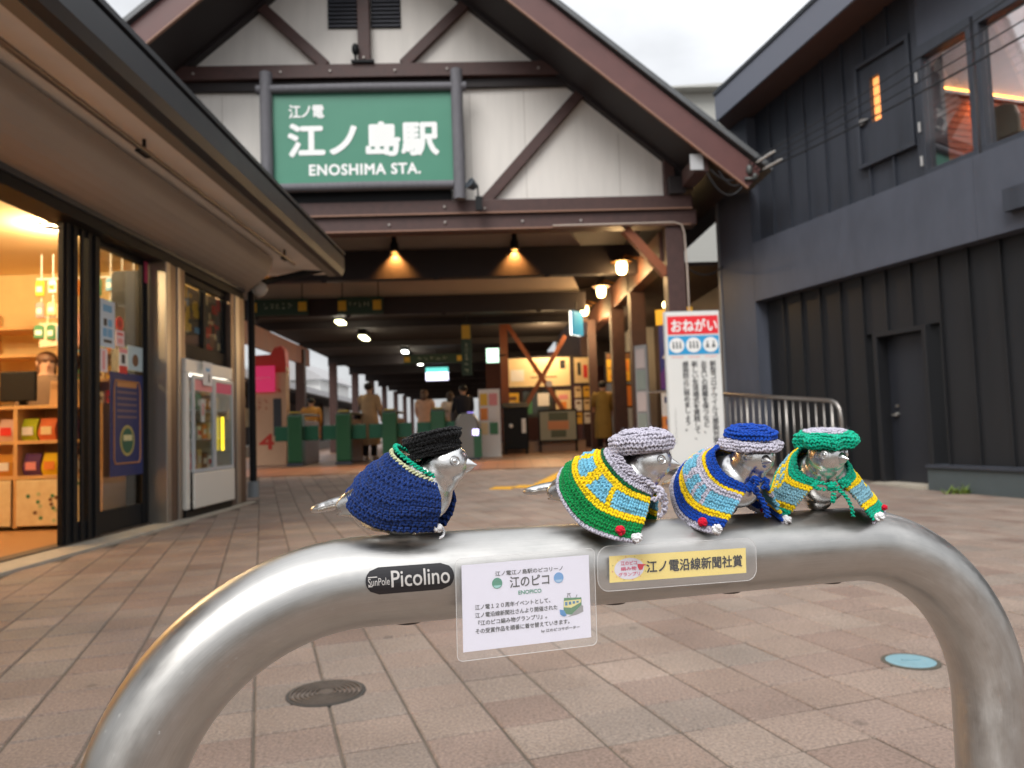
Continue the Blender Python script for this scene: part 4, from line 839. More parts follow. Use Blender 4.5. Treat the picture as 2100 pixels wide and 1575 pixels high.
# ---- beige cut-out board with red top, pink notice
kb = thing('cutout_board', 'tall beige cut-out board with a red animal-eared top and the figure four', 'board', S3(-5.10, 4.25, zg(0, 16.5)+.006), SR)
pol = [(-.36, 0), (.36, 0), (.38, 2.1), (.36, 2.45), (.28, 2.56), (.14, 2.52), (.05, 2.38), (-.36, 2.36)]
obj('panel', MB().prism(pol[:3]+[(.37, 1.98), (-.36, 1.98)], 0, .3), P('board_beige', 212, 172, 138, vary=.05), kb); obj('red_top', MB().prism([(-.36, 1.982), (.38, 1.982)]+pol[3:], 0, .3), P('board_red', 206, 58, 44), kb)
B('slot', DKGREY, kb, .10, .27, -.012, -.002, .62, 1.42); text(kb, '4', -.20, .10, .34, .66, frame((0, -.006, 0), (1, 0, 0), (0, 0, 1)), P('board_red', 206, 58, 44), .03); scrib(kb, -.24, .02, 1.16, 1.44, frame((0, -.006, 0), (1, 0, 0), (0, 0, 1)), P('board_rust', 188, 110, 84), 2, 2); scrib(kb, .16, .30, 1.50, 1.66, frame((0, -.006, 0), (1, 0, 0), (0, 0, 1)), P('board_red', 206, 58, 44), 1)
pn = thing('pink_notice', 'bright pink lettered panel hung on the beige cut-out board', 'notice', S3(-5.16, 4.18, 1.77), SR); B('panel', P('hot_pink', 246, 62, 122, emit=rgb(246, 62, 122), estr=.18), pn, -.26, .22, -.02, .02, 0, .56); scrib(pn, -.18, .14, .25, .34, frame((0, -.025, 0), (1, 0, 0), (0, 0, 1)), P('pink_pale', 255, 190, 200), 7)

# ---- right-hand part of the hall: boards, leaflets, cabinet
def board(name, label, cat, x0, x1, y, z0, z1, m, stripes=(), group=None, fr=TIMBER_D, floor=False):
    zf = zg(0, 12.3+y)+.006
    t = thing(name, label, cat, S3((x0+x1)/2, y, zf if floor else z0), SR, group); w = (x1-x0)/2; d0 = z0-zf if floor else 0; h = z1-z0
    B('panel', m, t, -w, w, -.02, .02, d0, d0+h)
    if fr:
        obj('frame', MB().box(-w-.04, w+.04, -.03, .03, d0+h+.001, d0+h+.045).box(-w-.04, w+.04, -.03, .03, d0-.045, d0-.001).box(-w-.04, -w-.001, -.03, .03, d0, d0+h).box(w+.001, w+.04, -.03, .03, d0, d0+h), fr, t)
    if floor and z0 > zf+.1:
        for s in (-1, 1): B('leg', fr or BLACK, t, s*w-.025, s*w+.025, -.02, .02, 0, d0-.046)
    for k, (a, b, c, e, sm) in enumerate(stripes): B('print', sm, t, -w+2*w*a, -w+2*w*b, -.026-.001*k, -.0205, d0+h*c, d0+h*e)
    return t
C = dict(cream=P('print_cream', 232, 208, 160), yel=P('print_yellow', 240, 190, 60), org=P('print_orange', 232, 140, 60), navy=P('print_navy', 34, 44, 104), purp=P('print_purple', 104, 52, 136), red=P('print_red', 214, 50, 46), wht=P('print_white', 232, 230, 226), grn=P('print_green', 70, 130, 90), pink=P('print_pink', 232, 150, 150), brn=P('print_brown', 120, 84, 56), sky_=P('print_sky', 110, 170, 210), blk=P('print_black', 40, 38, 40))
board('route_map', 'wide cream wall map behind the crossed timber braces', 'map', .10, 1.95, 9.0, 1.98, 2.78, C['cream'], ((.1, .3, .2, .6, C['wht']), (.4, .8, .3, .34, C['brn']), (.45, .5, .5, .8, C['org']), (.85, .93, .6, .9, C['blk'])))
board('yellow_poster', 'yellow poster on the wall left of the crossed braces', 'poster', .12, .50, 9.0, 1.30, 1.82, C['yel'], ((.2, .8, .6, .8, C['brn']), (.2, .7, .2, .5, C['wht'])))
board('leaflet_poster', 'pale poster on the wall right of the crossed braces', 'poster', 1.52, 1.95, 9.0, 1.2, 1.86, C['cream'], ((.2, .8, .6, .8, C['pink']), (.2, .7, .2, .5, C['org'])))
board('window_board', 'dark glazed counter window behind the crossed braces', 'window', .62, 1.42, 9.05, 1.15, 1.86, mat('dark_glass', rgb(60, 66, 60), .1), ((.1, .3, .1, .6, C['grn']), (.5, .9, .4, .9, C['wht'])))
board('red_poster', 'cream poster with dark lettering beside the hall post', 'poster', 2.02, 2.48, 8.6, 2.02, 2.72, C['cream'], ((.2, .4, .3, .8, C['blk']), (.55, .8, .2, .7, C['red'])))
board('fare_board', 'yellow banded fare board high on the rear wall', 'board', 2.70, 3.30, 7.2, 1.95, 2.66, C['yel'], ((0, 1, .8, 1, C['brn']), (.55, .95, .35, .75, C['org']), (.05, .5, .45, .5, C['brn']), (.1, .9, .15, .2, C['org'])))
for k in range(6): board('notice_sheet', 'small warm-lit notice sheet pinned to the wall beside the hall post, %s' % ('top row left', 'top row right', 'middle row left', 'middle row right', 'bottom row left', 'bottom row right')[k], 'notice', 2.02+.24*(k % 2), 2.20+.24*(k % 2), 8.62, 1.62-.36*(k//2), 1.92-.36*(k//2), (C['cream'], C['yel'], C['wht'])[k % 3], ((.2, .8, .6, .8, C['brn']),), 'notice sheets on the rear wall', None)
board('orange_poster', 'orange poster lit on the rear wall right of the person in the olive coat', 'poster', 2.98, 3.34, 7.22, 1.30, 1.84, C['org'], ((0, .3, 0, 1, C['wht']),))
pm_ = board('picture_panel', 'grey framed panel with a plain peach block standing on the hall floor', 'panel', .90, 1.80, 6.75, .50, 1.22, P('panel_sage', 158, 160, 142), ((.22, .80, .36, .66, P('panel_peach', 206, 140, 96)), (.25, .78, .68, .95, P('panel_moss', 88, 96, 76)), (.30, .72, .10, .34, P('panel_moss', 88, 96, 76))), None, BLACK, True)
lb = thing('low_bench_wall', 'low beige wall under the framed panel in the hall', 'wall', S3(1.3, 6.9, zg(0, 19)+.006), SR); B('face', P('bench_beige', 168, 140, 116), lb, -1.5, .75, 0, .3, 0, .28)
B('coping', TIMBER, lb, -1.52, .77, -.02, .32, .282, .31)
cb = thing('black_cabinet', 'black stand-up cabinet with a white label in the hall', 'cabinet', S3(.28, 6.2, zg(0, 18.5)+.006), SR)
B('body', BLACK, cb, -.30, .30, 0, .5, .10, 1.10, bevel=.02); obj('top', MB().prism([(-.03, 1.102), (.5, 1.102), (.5, 1.26), (-.03, 1.13)], -.32, .32, 'x'), BLACK, cb); B('label_plate', WHITE, cb, .14, .24, -.012, -.002, .50, .85); obj('knob', MB().ell((-.12, -.02, .68), (.05, .02, .05)), WHITE, cb)
for s in (-1, 1): B('foot', BLACK, cb, s*.26-.03, s*.26+.03, .02, .48, 0, .098)
for i, (a, b, c) in enumerate((((.18, 3.60), (1.62, 1.18), ORANGEWOOD), ((1.70, 3.10), (.62, 1.48), ORANGEWOOD))):
    pass
xb = thing('cross_brace', 'orange-brown crossed timber braces between posts inside the hall', 'brace', S3(.9, 7.6, zg(0, 20)+.006), SR)
for a, b, y in (((-.72, 3.35), (.75, .95), 0), ((.80, 3.0), (-.30, 1.18), -.07)): obj('brace_bar', MB().beam((a[0], y, a[1]), (b[0], y, b[1]), .11, .06, (0, 1, 0)), ORANGEWOOD, xb)
for x in (-.82, 1.5): B('post', ORANGEWOOD if x < 0 else TIMBER, xb, x-.1, x+.1, -.1, .1, 0, 3.4)
B('top_rail', TIMBER, xb, -.72, 1.4, -.06, .06, 3.36, 3.5); obj('centre_plate', MB().lathe([(.09, 0), (.09, .02)], 8, Matrix.Translation((.33, -.12, 1.75)) @ Matrix.Rotation(math.pi/2, 4, 'X')), BOLT, xb)
lr = thing('leaflet_rack', 'white leaflet rack with coloured sheets beside the silver gate', 'rack', S3(-.36, 4.6, zg(0, 16.9)+.006), SR)
B('back', C['wht'], lr, -.24, .24, 0, .05, .02, 1.50)
for k in range(6): B('sheet', (C['cream'], C['grn'], C['org'], C['wht'], C['yel'], C['pink'])[k], lr, -.20+.2*(k % 2), -.04+.22*(k % 2), -.03, -.002, .50+.32*(k//2), .76+.32*(k//2))
B('foot', C['wht'], lr, -.26, .26, -.1, .2, 0, .018)
point('office_light', S3(1.3, 8.4, 3.1), 70, (1, .70, .38), .25); point('office_light', S3(2.6, 6.4, 3.2), 45, (1, .66, .34), .2)
# posters and vending front to the right of the hall post
vm = thing('drink_poster_stand', 'tall navy and purple illuminated poster with a yellow header behind the request sign', 'poster', S3(3.28, 2.4, zg(0, 14.7)+.006), SR-.5)
B('panel', P('poster_navy', 40, 42, 92, emit=rgb(40, 42, 92), estr=.3), vm, -.30, .34, 0, .05, 1.28, 2.55); obj('purple_swirl', MB().prism([(-.30, 1.30), (.34, 1.30), (.34, 1.75), (.1, 1.62), (-.1, 1.85), (-.30, 1.6)], -.012, -.002), C['purp'], vm); obj('white_figure', MB().prism([(-.25, 1.9), (.05, 1.86), (.2, 2.1), (.02, 2.05), (-.05, 2.35), (-.14, 2.05)], -.014, -.002), C['wht'], vm)
B('header', P('header_yellow', 226, 176, 50, emit=rgb(226, 176, 50), estr=.25), vm, -.34, .38, -.03, .05, 2.56, 2.86); B('lower_ad', C['wht'], vm, -.30, .34, -.01, .05, .74, 1.26); B('lower_print', C['navy'], vm, -.24, .28, -.016, -.011, 1.02, 1.14); B('yellow_print', C['org'], vm, -.30, .34, -.015, -.011, .50, .76); B('yellow_logo', C['navy'], vm, -.22, .26, -.018, -.0155, .60, .70)
B('leg', BLACK, vm, -.28, .32, .0, .05, 0, .49)
for i, (x, y, z) in enumerate(((2.98, 1.7, 3.02), (3.14, 2.2, 2.46))):
    t = thing('globe_lamp', ('upper', 'lower')[i]+' small glowing globe lamp beside the yellow poster header', 'lamp', S3(x, y, z), SR, 'globe lamps by the poster'); obj('globe', MB().ell((0, 0, 0), (.065, .065, .065)), BULB, t, smooth=True); obj('stem', MB().tube([(0, 0, .06), (0, .0, .55)], .012, 6), BLACK, t)
nb = thing('narrow_notice_post', 'narrow grey standing sign with stacked panels beside the hall post', 'sign', S3(2.32, 1.0, zg(0, 13.3)+.006), SR-.9)
B('frame', mat('stand_grey', rgb(150, 148, 146), .4, metal=.5), nb, -.14, .14, 0, .04, .05, 2.05)
for k in range(5): B('panel', P('stand_panel%d' % (k % 2), *((168, 156, 152), (120, 128, 120))[k % 2]), nb, -.10, .10, -.012, -.002, .12+.38*k, .46+.38*k)
B('foot', DKGREY, nb, -.2, .2, -.15, .2, 0, .048); obj('arm', MB().tube([(.12, .02, 1.2), (.5, .1, 1.2), (.52, .1, 1.05)], .02, 8), STEELR, nb)

# ---- request board in front of the right post
rq = thing('request_sign', 'tall white standing board with a red Japanese heading and three pictograms', 'sign', (2.70, 11.3, zg(2.7, 11.3)), math.radians(1.0))
B('panel', mat('board_white', rgb(226, 226, 222), .35, vary=.02, vscale=2), rq, -.41, .39, -.03, .03, .10, 2.39, bevel=.01); B('frame_edge', mat('edge_grey', rgb(186, 188, 188), .4), rq, -.425, .405, .031, .06, .08, 2.41)
B('base', DKGREY, rq, -.44, .42, -.25, .30, 0, .075)
FRQ = frame((0, -.034, 0), (1, 0, 0), (0, 0, 1)); REDS = P('heading_red', 236, 40, 52); BLUS = P('strip_blue', 42, 156, 212)
flat(rq, 'heading', rect(-.385, .365, 2.06, 2.33), REDS, FRQ, 0, .002); flat(rq, 'pictogram_strip', rect(-.385, .365, 1.76, 2.035), BLUS, FRQ, 0, .002)
FR2 = frame((0, -.037, 0), (1, 0, 0), (0, 0, 1)); text(rq, 'おねがい', -.325, .345, 2.10, 2.28, FR2, WHL, .025, space=1.05)
for k in range(3):
    cx = -.26+.25*k; flat(rq, 'pictogram_disc', disc(cx, 1.898, .112), WHITE, FR2, 0, .002)
    for dx in ((-.05, 0, .05), (-.05, 0, .05), (-.045, .045))[k]:
        flat(rq, 'pictogram', [(cx+dx-.012, 1.85), (cx+dx+.02, 1.85), (cx+dx+.012, 1.93), (cx+dx-.008, 1.93)] if k != 2 else [(cx+dx-.03, 1.855), (cx+dx+.03, 1.855), (cx+dx+.012, 1.92), (cx+dx-.012, 1.92)], P('pict_grey', 104, 108, 108), frame((0, -.039, 0), (1, 0, 0), (0, 0, 1)), 0, .001)
        flat(rq, 'pictogram', disc(cx+dx, 1.942, .013, n=10), P('pict_grey', 104, 108, 108), frame((0, -.039, 0), (1, 0, 0), (0, 0, 1)), 0, .001)
    scrib(rq, cx-.09, cx+.09, 1.705, 1.74, FR2, REDS, 6)
TXG = P('text_grey', 92, 92, 94)
for k, (s_, h) in enumerate((('新型コロナウイルス感染対策の', 1.30), ('お互いの距離を保つなど、', 1.06), ('新しい生活様式を実践して、', 1.15), ('感染防止に努めましょう。', 1.02))):
    text(rq, '\n'.join(s_.replace('ー', '｜')), .215-.135*k, .305-.135*k, 1.66-h, 1.66, FR2, TXG, .022, lsp=.95)
scrib(rq, -.335, -.31, .45, .98, FR2, TXG, 1, 16)

# ---- right-hand fence
RBo = Vector((5.32, 8.2, -.115)); RBa = math.radians(108.5); rbM = Matrix.Translation(RBo) @ Matrix.Rotation(RBa, 4, 'Z')
fe = thing('ramp_railing', 'stainless railing with vertical balusters in front of the dark building', 'railing', rbM @ Vector((1.76, .7, 0)), RBa)
zt = lambda s: 1.14+.088*(s-.2)
obj('top_rail', MB().tube([(-.02, 0, .02), (-.02, 0, .88), (.0, 0, 1.02), (.05, 0, 1.09), (.14, 0, 1.13), (.24, 0, zt(.24))]+[(s, 0, zt(s)) for s in np.linspace(.5, 3.1, 8)], .030, 12), STEELR, fe, smooth=True)
for k in range(19): s = .14+.148*k; obj('baluster', MB().tube([(s, 0, .12), (s, 0, zt(s)-.02)], .011 if k % 6 else .024, 8), STEELR, fe, smooth=True)
obj('bottom_rail', MB().tube([(0, 0, .12), (3.1, 0, .16)], .018, 8), STEELR, fe, smooth=True)

# ================================================================== dark building on the right
rb = thing('dark_building', 'dark grey seam-clad two-storey building on the right with orange-lit windows', 'building', RBo, RBa)
def R(name, m, *a, bevel=0): return B(name, m, rb, *a, bevel=bevel)
S0, S1 = -6.5, 4.30
R('band_panel', CLAD_B, S0, -1.752, -.5, 0, 2.83, 3.78)
for a, b in ((-1.75, .27), (.274, 2.35), (2.354, 4.298)): R('band_panel', CLAD_B, a, b, -.5, 0, 2.83, 3.78, bevel=.003)
R('end_fin', CLAD_B, 4.302, 5.20, -4, 0, -.3, 5.86); R('corner_trim', mat('trim_pale', rgb(120, 124, 130), .5), 5.201, 5.26, -.4, .02, -.3, 5.9)
# lower storey
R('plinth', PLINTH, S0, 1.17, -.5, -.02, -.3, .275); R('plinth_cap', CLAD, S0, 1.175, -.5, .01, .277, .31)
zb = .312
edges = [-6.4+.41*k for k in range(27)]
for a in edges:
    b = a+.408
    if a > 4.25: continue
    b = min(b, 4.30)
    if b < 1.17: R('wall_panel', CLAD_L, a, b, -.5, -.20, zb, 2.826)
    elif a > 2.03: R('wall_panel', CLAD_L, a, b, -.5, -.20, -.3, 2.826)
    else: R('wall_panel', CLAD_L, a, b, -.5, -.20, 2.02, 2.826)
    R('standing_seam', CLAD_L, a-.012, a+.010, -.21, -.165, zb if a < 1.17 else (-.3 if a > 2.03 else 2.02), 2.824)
# door
dr = R('door', mat('door_dark', rgb(36, 38, 44), .42, vary=.1), 1.24, 1.955, -.36, -.30, .06, 1.95)
obj('door_handle', MB().lathe([(.03, 0), (.034, .02), (.02, .05)], 14, Matrix.Translation((1.84, -.30, .93)) @ Matrix.Rotation(-math.pi/2, 4, 'X')).lathe([(.02, 0), (.022, .02)], 12, Matrix.Translation((1.84, -.30, 1.04)) @ Matrix.Rotation(-math.pi/2, 4, 'X')).box(1.80, 1.90, -.262, -.245, .915, .94), mat('handle_steel', rgb(180, 176, 170), .3, metal=.9), dr, smooth=True, angle=40)
obj('door_frame', MB().box(1.172, 1.236, -.5, -.13, -.1, 2.016).box(1.96, 2.028, -.5, -.13, -.1, 2.016).box(1.237, 1.959, -.5, -.13, 1.955, 2.016), CLAD_L, rb, bevel=.004); R('door_sill', CONC, 1.17, 2.03, -.4, .04, -.1, .055)
# upper storey cladding
zup = 6.4
for k in range(8):
    a = 1.10+.405*k; b = min(a+.403, 4.30)
    R('wall_panel', CLAD, a, b, -.5, -.18, 3.784, zup) if k > 2 else None
    R('standing_seam', CLAD, a+.39, a+.415, -.19, -.14, 3.786 if a+.4 > 2.05 else 3.786, zup if a+.4 > 2.05 else 4.26)
    if a+.4 < 2.05: R('standing_seam', CLAD, a+.39, a+.415, -.19, -.14, 5.64, zup)
R('wall_panel', CLAD, 1.10, 2.31, -.5, -.18, 3.784, 4.29); R('wall_panel', CLAD, 1.10, 2.31, -.5, -.18, 5.60, zup)
R('wall_panel', CLAD, 2.0, 2.312, -.5, -.181, 4.292, 5.598); R('wall_panel', CLAD, 1.10, 1.18, -.5, -.181, 4.292, 5.598)
ht = obj('hatch_door', MB().box(1.185, 1.66, -.26, -.15, 4.30, 5.59).box(1.82, 1.995, -.26, -.15, 4.30, 5.59).box(1.66, 1.82, -.26, -.15, 4.30, 4.80).box(1.66, 1.82, -.26, -.15, 5.40, 5.59), CLAD, rb)
obj('slit_pane', MB().box(1.66, 1.82, -.22, -.21, 4.80, 5.40), emis('slit_orange', (1, .36, .10), .95), ht)
obj('hatch_handle', MB().tube([(1.86, -.13, 4.86), (1.98, -.10, 4.86)], .02, 8).box(1.92, 1.99, -.15, -.10, 4.82, 4.90), mat('handle_steel', rgb(180, 176, 170), .3, metal=.9), ht)
obj('hatch_frame', MB().box(1.12, 2.06, -.17, -.10, 5.60, 5.66).box(1.12, 2.06, -.17, -.10, 4.235, 4.29).box(2.0, 2.055, -.17, -.10, 4.291, 5.599).box(1.125, 1.18, -.17, -.10, 4.291, 5.599), CLAD, rb, bevel=.004)
# window strip
obj('pier', MB().box(.995, 1.098, -.5, -.12, 3.784, zup), CLAD, rb); R('upper_band', CLAD_B, S0, .993, -.5, -.10, 5.40, zup)
for a, b in ((.30, .96), (-.98, .165), (-2.4, -1.08)):
    wf = obj('window', MB().box(a-.06, b+.03, -.22, -.06, 5.26, 5.398).box(a-.06, b+.03, -.22, -.06, 3.784, 3.86).box(a-.06, a, -.22, -.06, 3.861, 5.259).box(b-.03, b+.03, -.22, -.06, 3.861, 5.259), CLAD, rb, bevel=.004)
    obj('pane', MB().box(a+.002, b-.032, -.15, -.14, 3.862, 5.258), glass('upper_glass', (.9, .92, .95), .30), wf)
for z in (5.02, 4.40, 3.98): obj('hinge', MB().tube([(.985, -.05, z-.06), (.985, -.05, z+.06)], .018, 8), mat('hinge_steel', rgb(200, 196, 192), .3, metal=.8), rb)
R('projecting_box', CLAD, -.9, -.15, .002, .12, 3.02, 3.26)
# roof with brown soffit
zo = lambda s: 5.80+.108*(4.26-s)
rf = MB(); rf.add([(4.40, .5, zo(4.4)+.42), (S0, .5, zo(S0)+.42), (S0, .5, zo(S0)), (4.40, .5, zo(4.4)), (4.40, .46, zo(4.4)+.42), (S0, .46, zo(S0)+.42), (S0, .46, zo(S0)), (4.40, .46, zo(4.4))], [(0, 1, 2, 3), (4, 7, 6, 5), (0, 4, 5, 1), (3, 2, 6, 7), (0, 3, 7, 4), (1, 5, 6, 2)]); obj('roof_fascia', rf, mat('fascia_lavender', rgb(104, 108, 120), .5), rb)
sf = MB(); zi = lambda s: 6.00+.105*(4.3-s); q = [(4.40, .458, zo(4.4)), (S0, .458, zo(S0)), (S0, -.6, zi(S0)), (5.3, -.6, zi(5.3))]; sf.add(q+[(x, y, z+.05) for x, y, z in q], [(0, 1, 2, 3), (7, 6, 5, 4), (0, 4, 5, 1), (1, 5, 6, 2), (2, 6, 7, 3), (3, 7, 4, 0)]); obj('soffit', sf, SOFFIT_BR, rb)
rt_ = MB(); q = [(4.42, .52, zo(4.4)+.425), (S0, .52, zo(S0)+.425), (S0, -5, zo(S0)+1.3), (5.4, -5, zo(4.4)+1.3)]; rt_.add(q+[(x, y, z+.06) for x, y, z in q], [(3, 2, 1, 0), (4, 5, 6, 7), (0, 1, 5, 4), (1, 2, 6, 5), (2, 3, 7, 6), (3, 0, 4, 7)]); obj('roof', rt_, FASCIA, rb)
R('roof_end', CLAD_B, 4.1, 4.38, -.6, .455, 6.05, 6.35)
# room behind the windows
WARMW = mat('room_brick', rgb(196, 120, 92), .8, vary=.12, vscale=9)
R('room_wall', WARMW, 1.20, 1.27, -4.5, -.52, 3.79, 5.06); R('room_wall_upper', P('room_white', 214, 210, 212), 1.20, 1.27, -4.5, -.52, 5.062, 6.38); R('room_back', WARMW, S0, 1.19, -4.6, -4.5, 3.79, 6.38); R('room_floor', P('room_floor', 110, 84, 64), S0, 1.19, -4.5, -.52, 3.70, 3.784); R('room_ceiling', P('room_ceiling', 206, 204, 210), S0, 1.19, -4.5, -.52, 6.12, 6.2)
for k in range(14): R('brick_course', WARMW, 1.185, 1.199, -4.4, -.53, 3.86+.085*k, 3.93+.085*k)
led = thing('led_strip', 'orange glowing light strip along the wall behind the upper windows', 'light strip', rbM @ Vector((1.16, -2.4, 5.02)), RBa); B('strip', emis('led_orange', (1, .36, .05), 9), led, -.015, .015, -2.0, 1.85, 0, .03); B('channel', WHITE, led, -.02, .02, -2.0, 1.86, -.04, -.002)
for k in range(3): point('led_glow', (-.12, -1.5+1.3*k, -.04), 16, (1, .34, .08), .06, led, spot=(math.radians(150), (.25, 0, -1)))
for i, (s, y) in enumerate(((.62, -.95), (-.35, -1.1))):
    t = thing('lounge_chair', ('cream padded chair back seen through the left upper window', 'cream padded chair back seen through the right upper window')[i], 'chair', rbM @ Vector((s, y, 3.784)), RBa, 'chairs behind the upper windows')
    obj('backrest', MB().prism([(-.24, .40), (.24, .40), (.25, .62), (.20, .76), (.08, .82), (-.08, .82), (-.20, .76), (-.25, .62)], .0, .08), P('chair_cream', 204, 190, 160, vary=.05), t, bevel=.02); B('seat', P('chair_cream', 204, 190, 160), t, -.24, .24, -.42, -.002, .38, .46, bevel=.02)
    for a in (-.2, .2):
        for b in (-.38, .0): B('leg', TIMBER, t, a-.02, a+.02, b-.02, b+.02, 0, .378)
t = thing('added_pendant', 'pendant lamp added to brighten the room behind the upper windows', 'lamp', rbM @ Vector((-.1, -2.6, 5.55)), RBa); obj('shade', MB().lathe([(.16, 0), (.12, .12), (.03, .16)], 16, cap=False), P('shade_red', 200, 50, 40), t); obj('bulb', MB().ell((0, 0, .03), (.05, .05, .05)), emis('bulb_white', (1, .93, .85), 6), t, smooth=True); obj('cord', MB().tube([(0, 0, .16), (0, 0, .56)], .008, 6), BLACK, t); point('added_room_light', (0, 0, -.05), 70, (1, .93, .88), .15, t)  # pendant and its light added to brighten the pale upper room wall
t = thing('table_lamp', 'dark lantern shape inside the upper right window', 'lamp', rbM @ Vector((-.50, -.75, 3.784)), RBa); obj('shade', MB().lathe([(.16, .86), (.11, 1.02), (.05, 1.12)], 14), BLACK, t); obj('stand', MB().tube([(0, 0, 0), (0, 0, .86)], .025, 8), BLACK, t); obj('foot', MB().lathe([(.12, 0), (.12, .02)], 14), BLACK, t)

# service cables from the station eave
eave = S3(3.60, -1.22, 4.55)
CABM = mat('cable_black', rgb(36, 38, 42), .6); INS = mat('insulator_white', rgb(214, 212, 206), .4)
for k in range(4):
    a = eave+Vector((.02+.05*k, -.02, .12-.05*k)); b = Vector((6.35+.03*k, 4.9, 5.52-.20*k)); pts = [a.lerp(b, u)-Vector((0, 0, .14*4*u*(1-u))) for u in np.linspace(0, 1, 24)]
    t = thing('service_cable', 'thin black overhead cable from the station eave, %s of four' % ('topmost', 'second', 'third', 'lowest')[k], 'cable', a, 0, 'overhead cables'); obj('wire', MB().tube([p-a for p in pts], .008 if k < 3 else .012, 6), CABM, t)
    if k in (1, 3):
        d = (b-a).normalized(); obj('insulator', MB().tube([d*.10, d*.2, d*.42, d*.5], [.012, .022, .022, .012], 8), INS, t)
cw = thing('eave_wiring', 'tangle of looped wires and clamps at the station eave corner', 'wiring', eave); 
for k, (dx, dz, w) in enumerate(((.0, -.45, .55), (.1, -.3, .4), (-.05, -.22, .5))): obj('loop', MB().tube([Vector((.05-w*u*1.2, .0, dz*4*u*(1-u)*.8+.02*k)) for u in np.linspace(0, 1, 12)], .009, 6), CABM, cw)
obj('clamp', MB().ell((.02, -.05, 0), (.05, .05, .08)).ell((.10, -.05, -.10), (.04, .04, .05)).box(-.06, .12, -.08, -.04, -.16, -.12), mat('clamp_grey', rgb(90, 92, 90), .5, metal=.5), cw, smooth=True)
wc = thing('hanging_cable', 'slack black cable drooping between the station post and the dark building', 'cable', S3(2.95, .2, 3.45)); obj('wire', MB().tube([Vector((1.25*u, .55*u, -.75*4*u*(1-u)*.6+.75*u)) for u in np.linspace(0, 1, 14)], .014, 6), CABM, wc)

# ================================================================== souvenir shop on the left
sh = thing('souvenir_shop', 'beige and black souvenir shop with glazed sliding doors on the left', 'shop', (-3.25, 7, 0))
def Q(name, m, x0, x1, y0, y1, z0, z1, parent=None, bevel=0): return B(name, m, parent or sh, x0+3.25, x1+3.25, y0-7, y1-7, z0, z1, bevel=bevel)
def QP(name, poly, y0, y1, m): return obj(name, MB().prism([(x+3.25, z) for x, z in poly], y0-7, y1-7), m, sh)
Y0, Y1 = -4.0, 9.30
# sill, posts, header
sl = Q('door_sill', CONC, -3.50, -3.10, Y0, 7.60, -.05, .022, bevel=.006); Q('door_sill', CONC, -3.50, -3.14, 7.604, 9.36, -.05, .018, bevel=.006)
Q('door_track', P('track_brown', 84, 70, 58), -3.48, -3.36, Y0, 7.15, .023, .034)
Q('header', BLACK, -3.50, -3.255, Y0, 9.34, 2.475, 2.66); Q('header_rail', DKGREY, -3.254, -3.23, Y0, 9.34, 2.56, 2.62)
for y0, y1, m in ((7.18, 7.27, ALU), (7.28, 7.42, ALU_B), (7.43, 7.50, ALU), (7.51, 7.62, ALU_B), (8.86, 8.98, ALU_B), (8.99, 9.12, ALU), (9.13, 9.32, ALU_B)): Q('post', m, -3.42, -3.24+(.01 if m is ALU else 0), y0, y1, .023, 2.474, bevel=.006)
# bulkhead, soffit, fascia
prof = [(-3.25, 2.60)]+[(-3.25+.40*math.sin(a), 2.95-.35*math.cos(a)) for a in np.linspace(.25, math.pi/2, 8)]+[(-3.25, 2.99)]
QP('bulkhead', prof, Y0, 9.22, BEIGE_D)
obj('bulkhead_end', MB().add([Vector((x+3.25, 2.22, z)) for x, z in prof]+[Vector(((x-(-3.25))*.55, 2.42, z+.01)) for x, z in prof], [tuple(range(9, -1, -1)), tuple(range(10, 20))]+[(i, (i+1) % 10, 10+(i+1) % 10, 10+i) for i in range(10)]), BEIGE_D, sh)
QP('soffit', [(-3.3, 2.992), (-2.37, 2.985), (-2.37, 3.02), (-3.3, 3.03)], Y0, 10.42, BEIGE)
QP('soffit_edge', [(-2.47, 2.962), (-2.37, 2.962), (-2.37, 2.984), (-2.47, 2.984)], Y0, 10.44, mat('soffit_trim', rgb(128, 126, 118), .5))
QP('gutter', [(-2.366, 2.97), (-2.29, 2.98), (-2.26, 3.05), (-2.26, 3.23), (-2.285, 3.24), (-2.366, 3.24)], Y0, 10.5, FASCIA)
QP('roof', [(-2.25, 3.26), (-2.25, 3.30), (-7.5, 4.6), (-7.5, 3.26)], Y0, 10.5, FASCIA)
obj('hanging_rail', MB().tube([(.62, Y0-7, 2.90), (.62, 2.35, 2.90)], .022, 8), ALU_B, sh, smooth=True)
for y in (1.95, -1.5, -4.5): obj('rail_hanger', MB().tube([(.62, y, 2.89), (.62, y, 2.985)], .014, 6).box(.60, .64, y-.1, y+.06, 2.862, 2.878), BLACK, sh)
# sliding leaves
def leaf(y0, y1, x, parent=None, sw=.09, zt=2.47, kick=.22, name='sliding_door'):
    f = obj(name, MB().box(x+3.25, x+3.29, y0-7, y0+sw-7, .036, zt).box(x+3.25, x+3.29, y1-sw-7, y1-7, .036, zt).box(x+3.25, x+3.29, y0+sw-7, y1-sw-7, .036, kick).box(x+3.25, x+3.29, y0+sw-7, y1-sw-7, zt-.05, zt), BLACK, sh)
    obj('pane', MB().box(x+3.264, x+3.272, y0+sw-7, y1-sw-7, kick, zt-.05), GLASS, f); return f
leaf(6.20, 7.17, -3.44, sw=.10); leaf(5.72, 6.24, -3.39, sw=.20, kick=.18); 
leaf(2.7, 4.34, -3.44)
for y in (5.74, 5.84, 5.94, 6.04, 6.14): Q('door_stile_rib', BLACK, -3.352, -3.335, y, y+.035, .04, 2.46)
for y in (7.04, 7.10): Q('door_stile_rib', BLACK, -3.404, -3.39, y, y+.03, .04, 2.46)
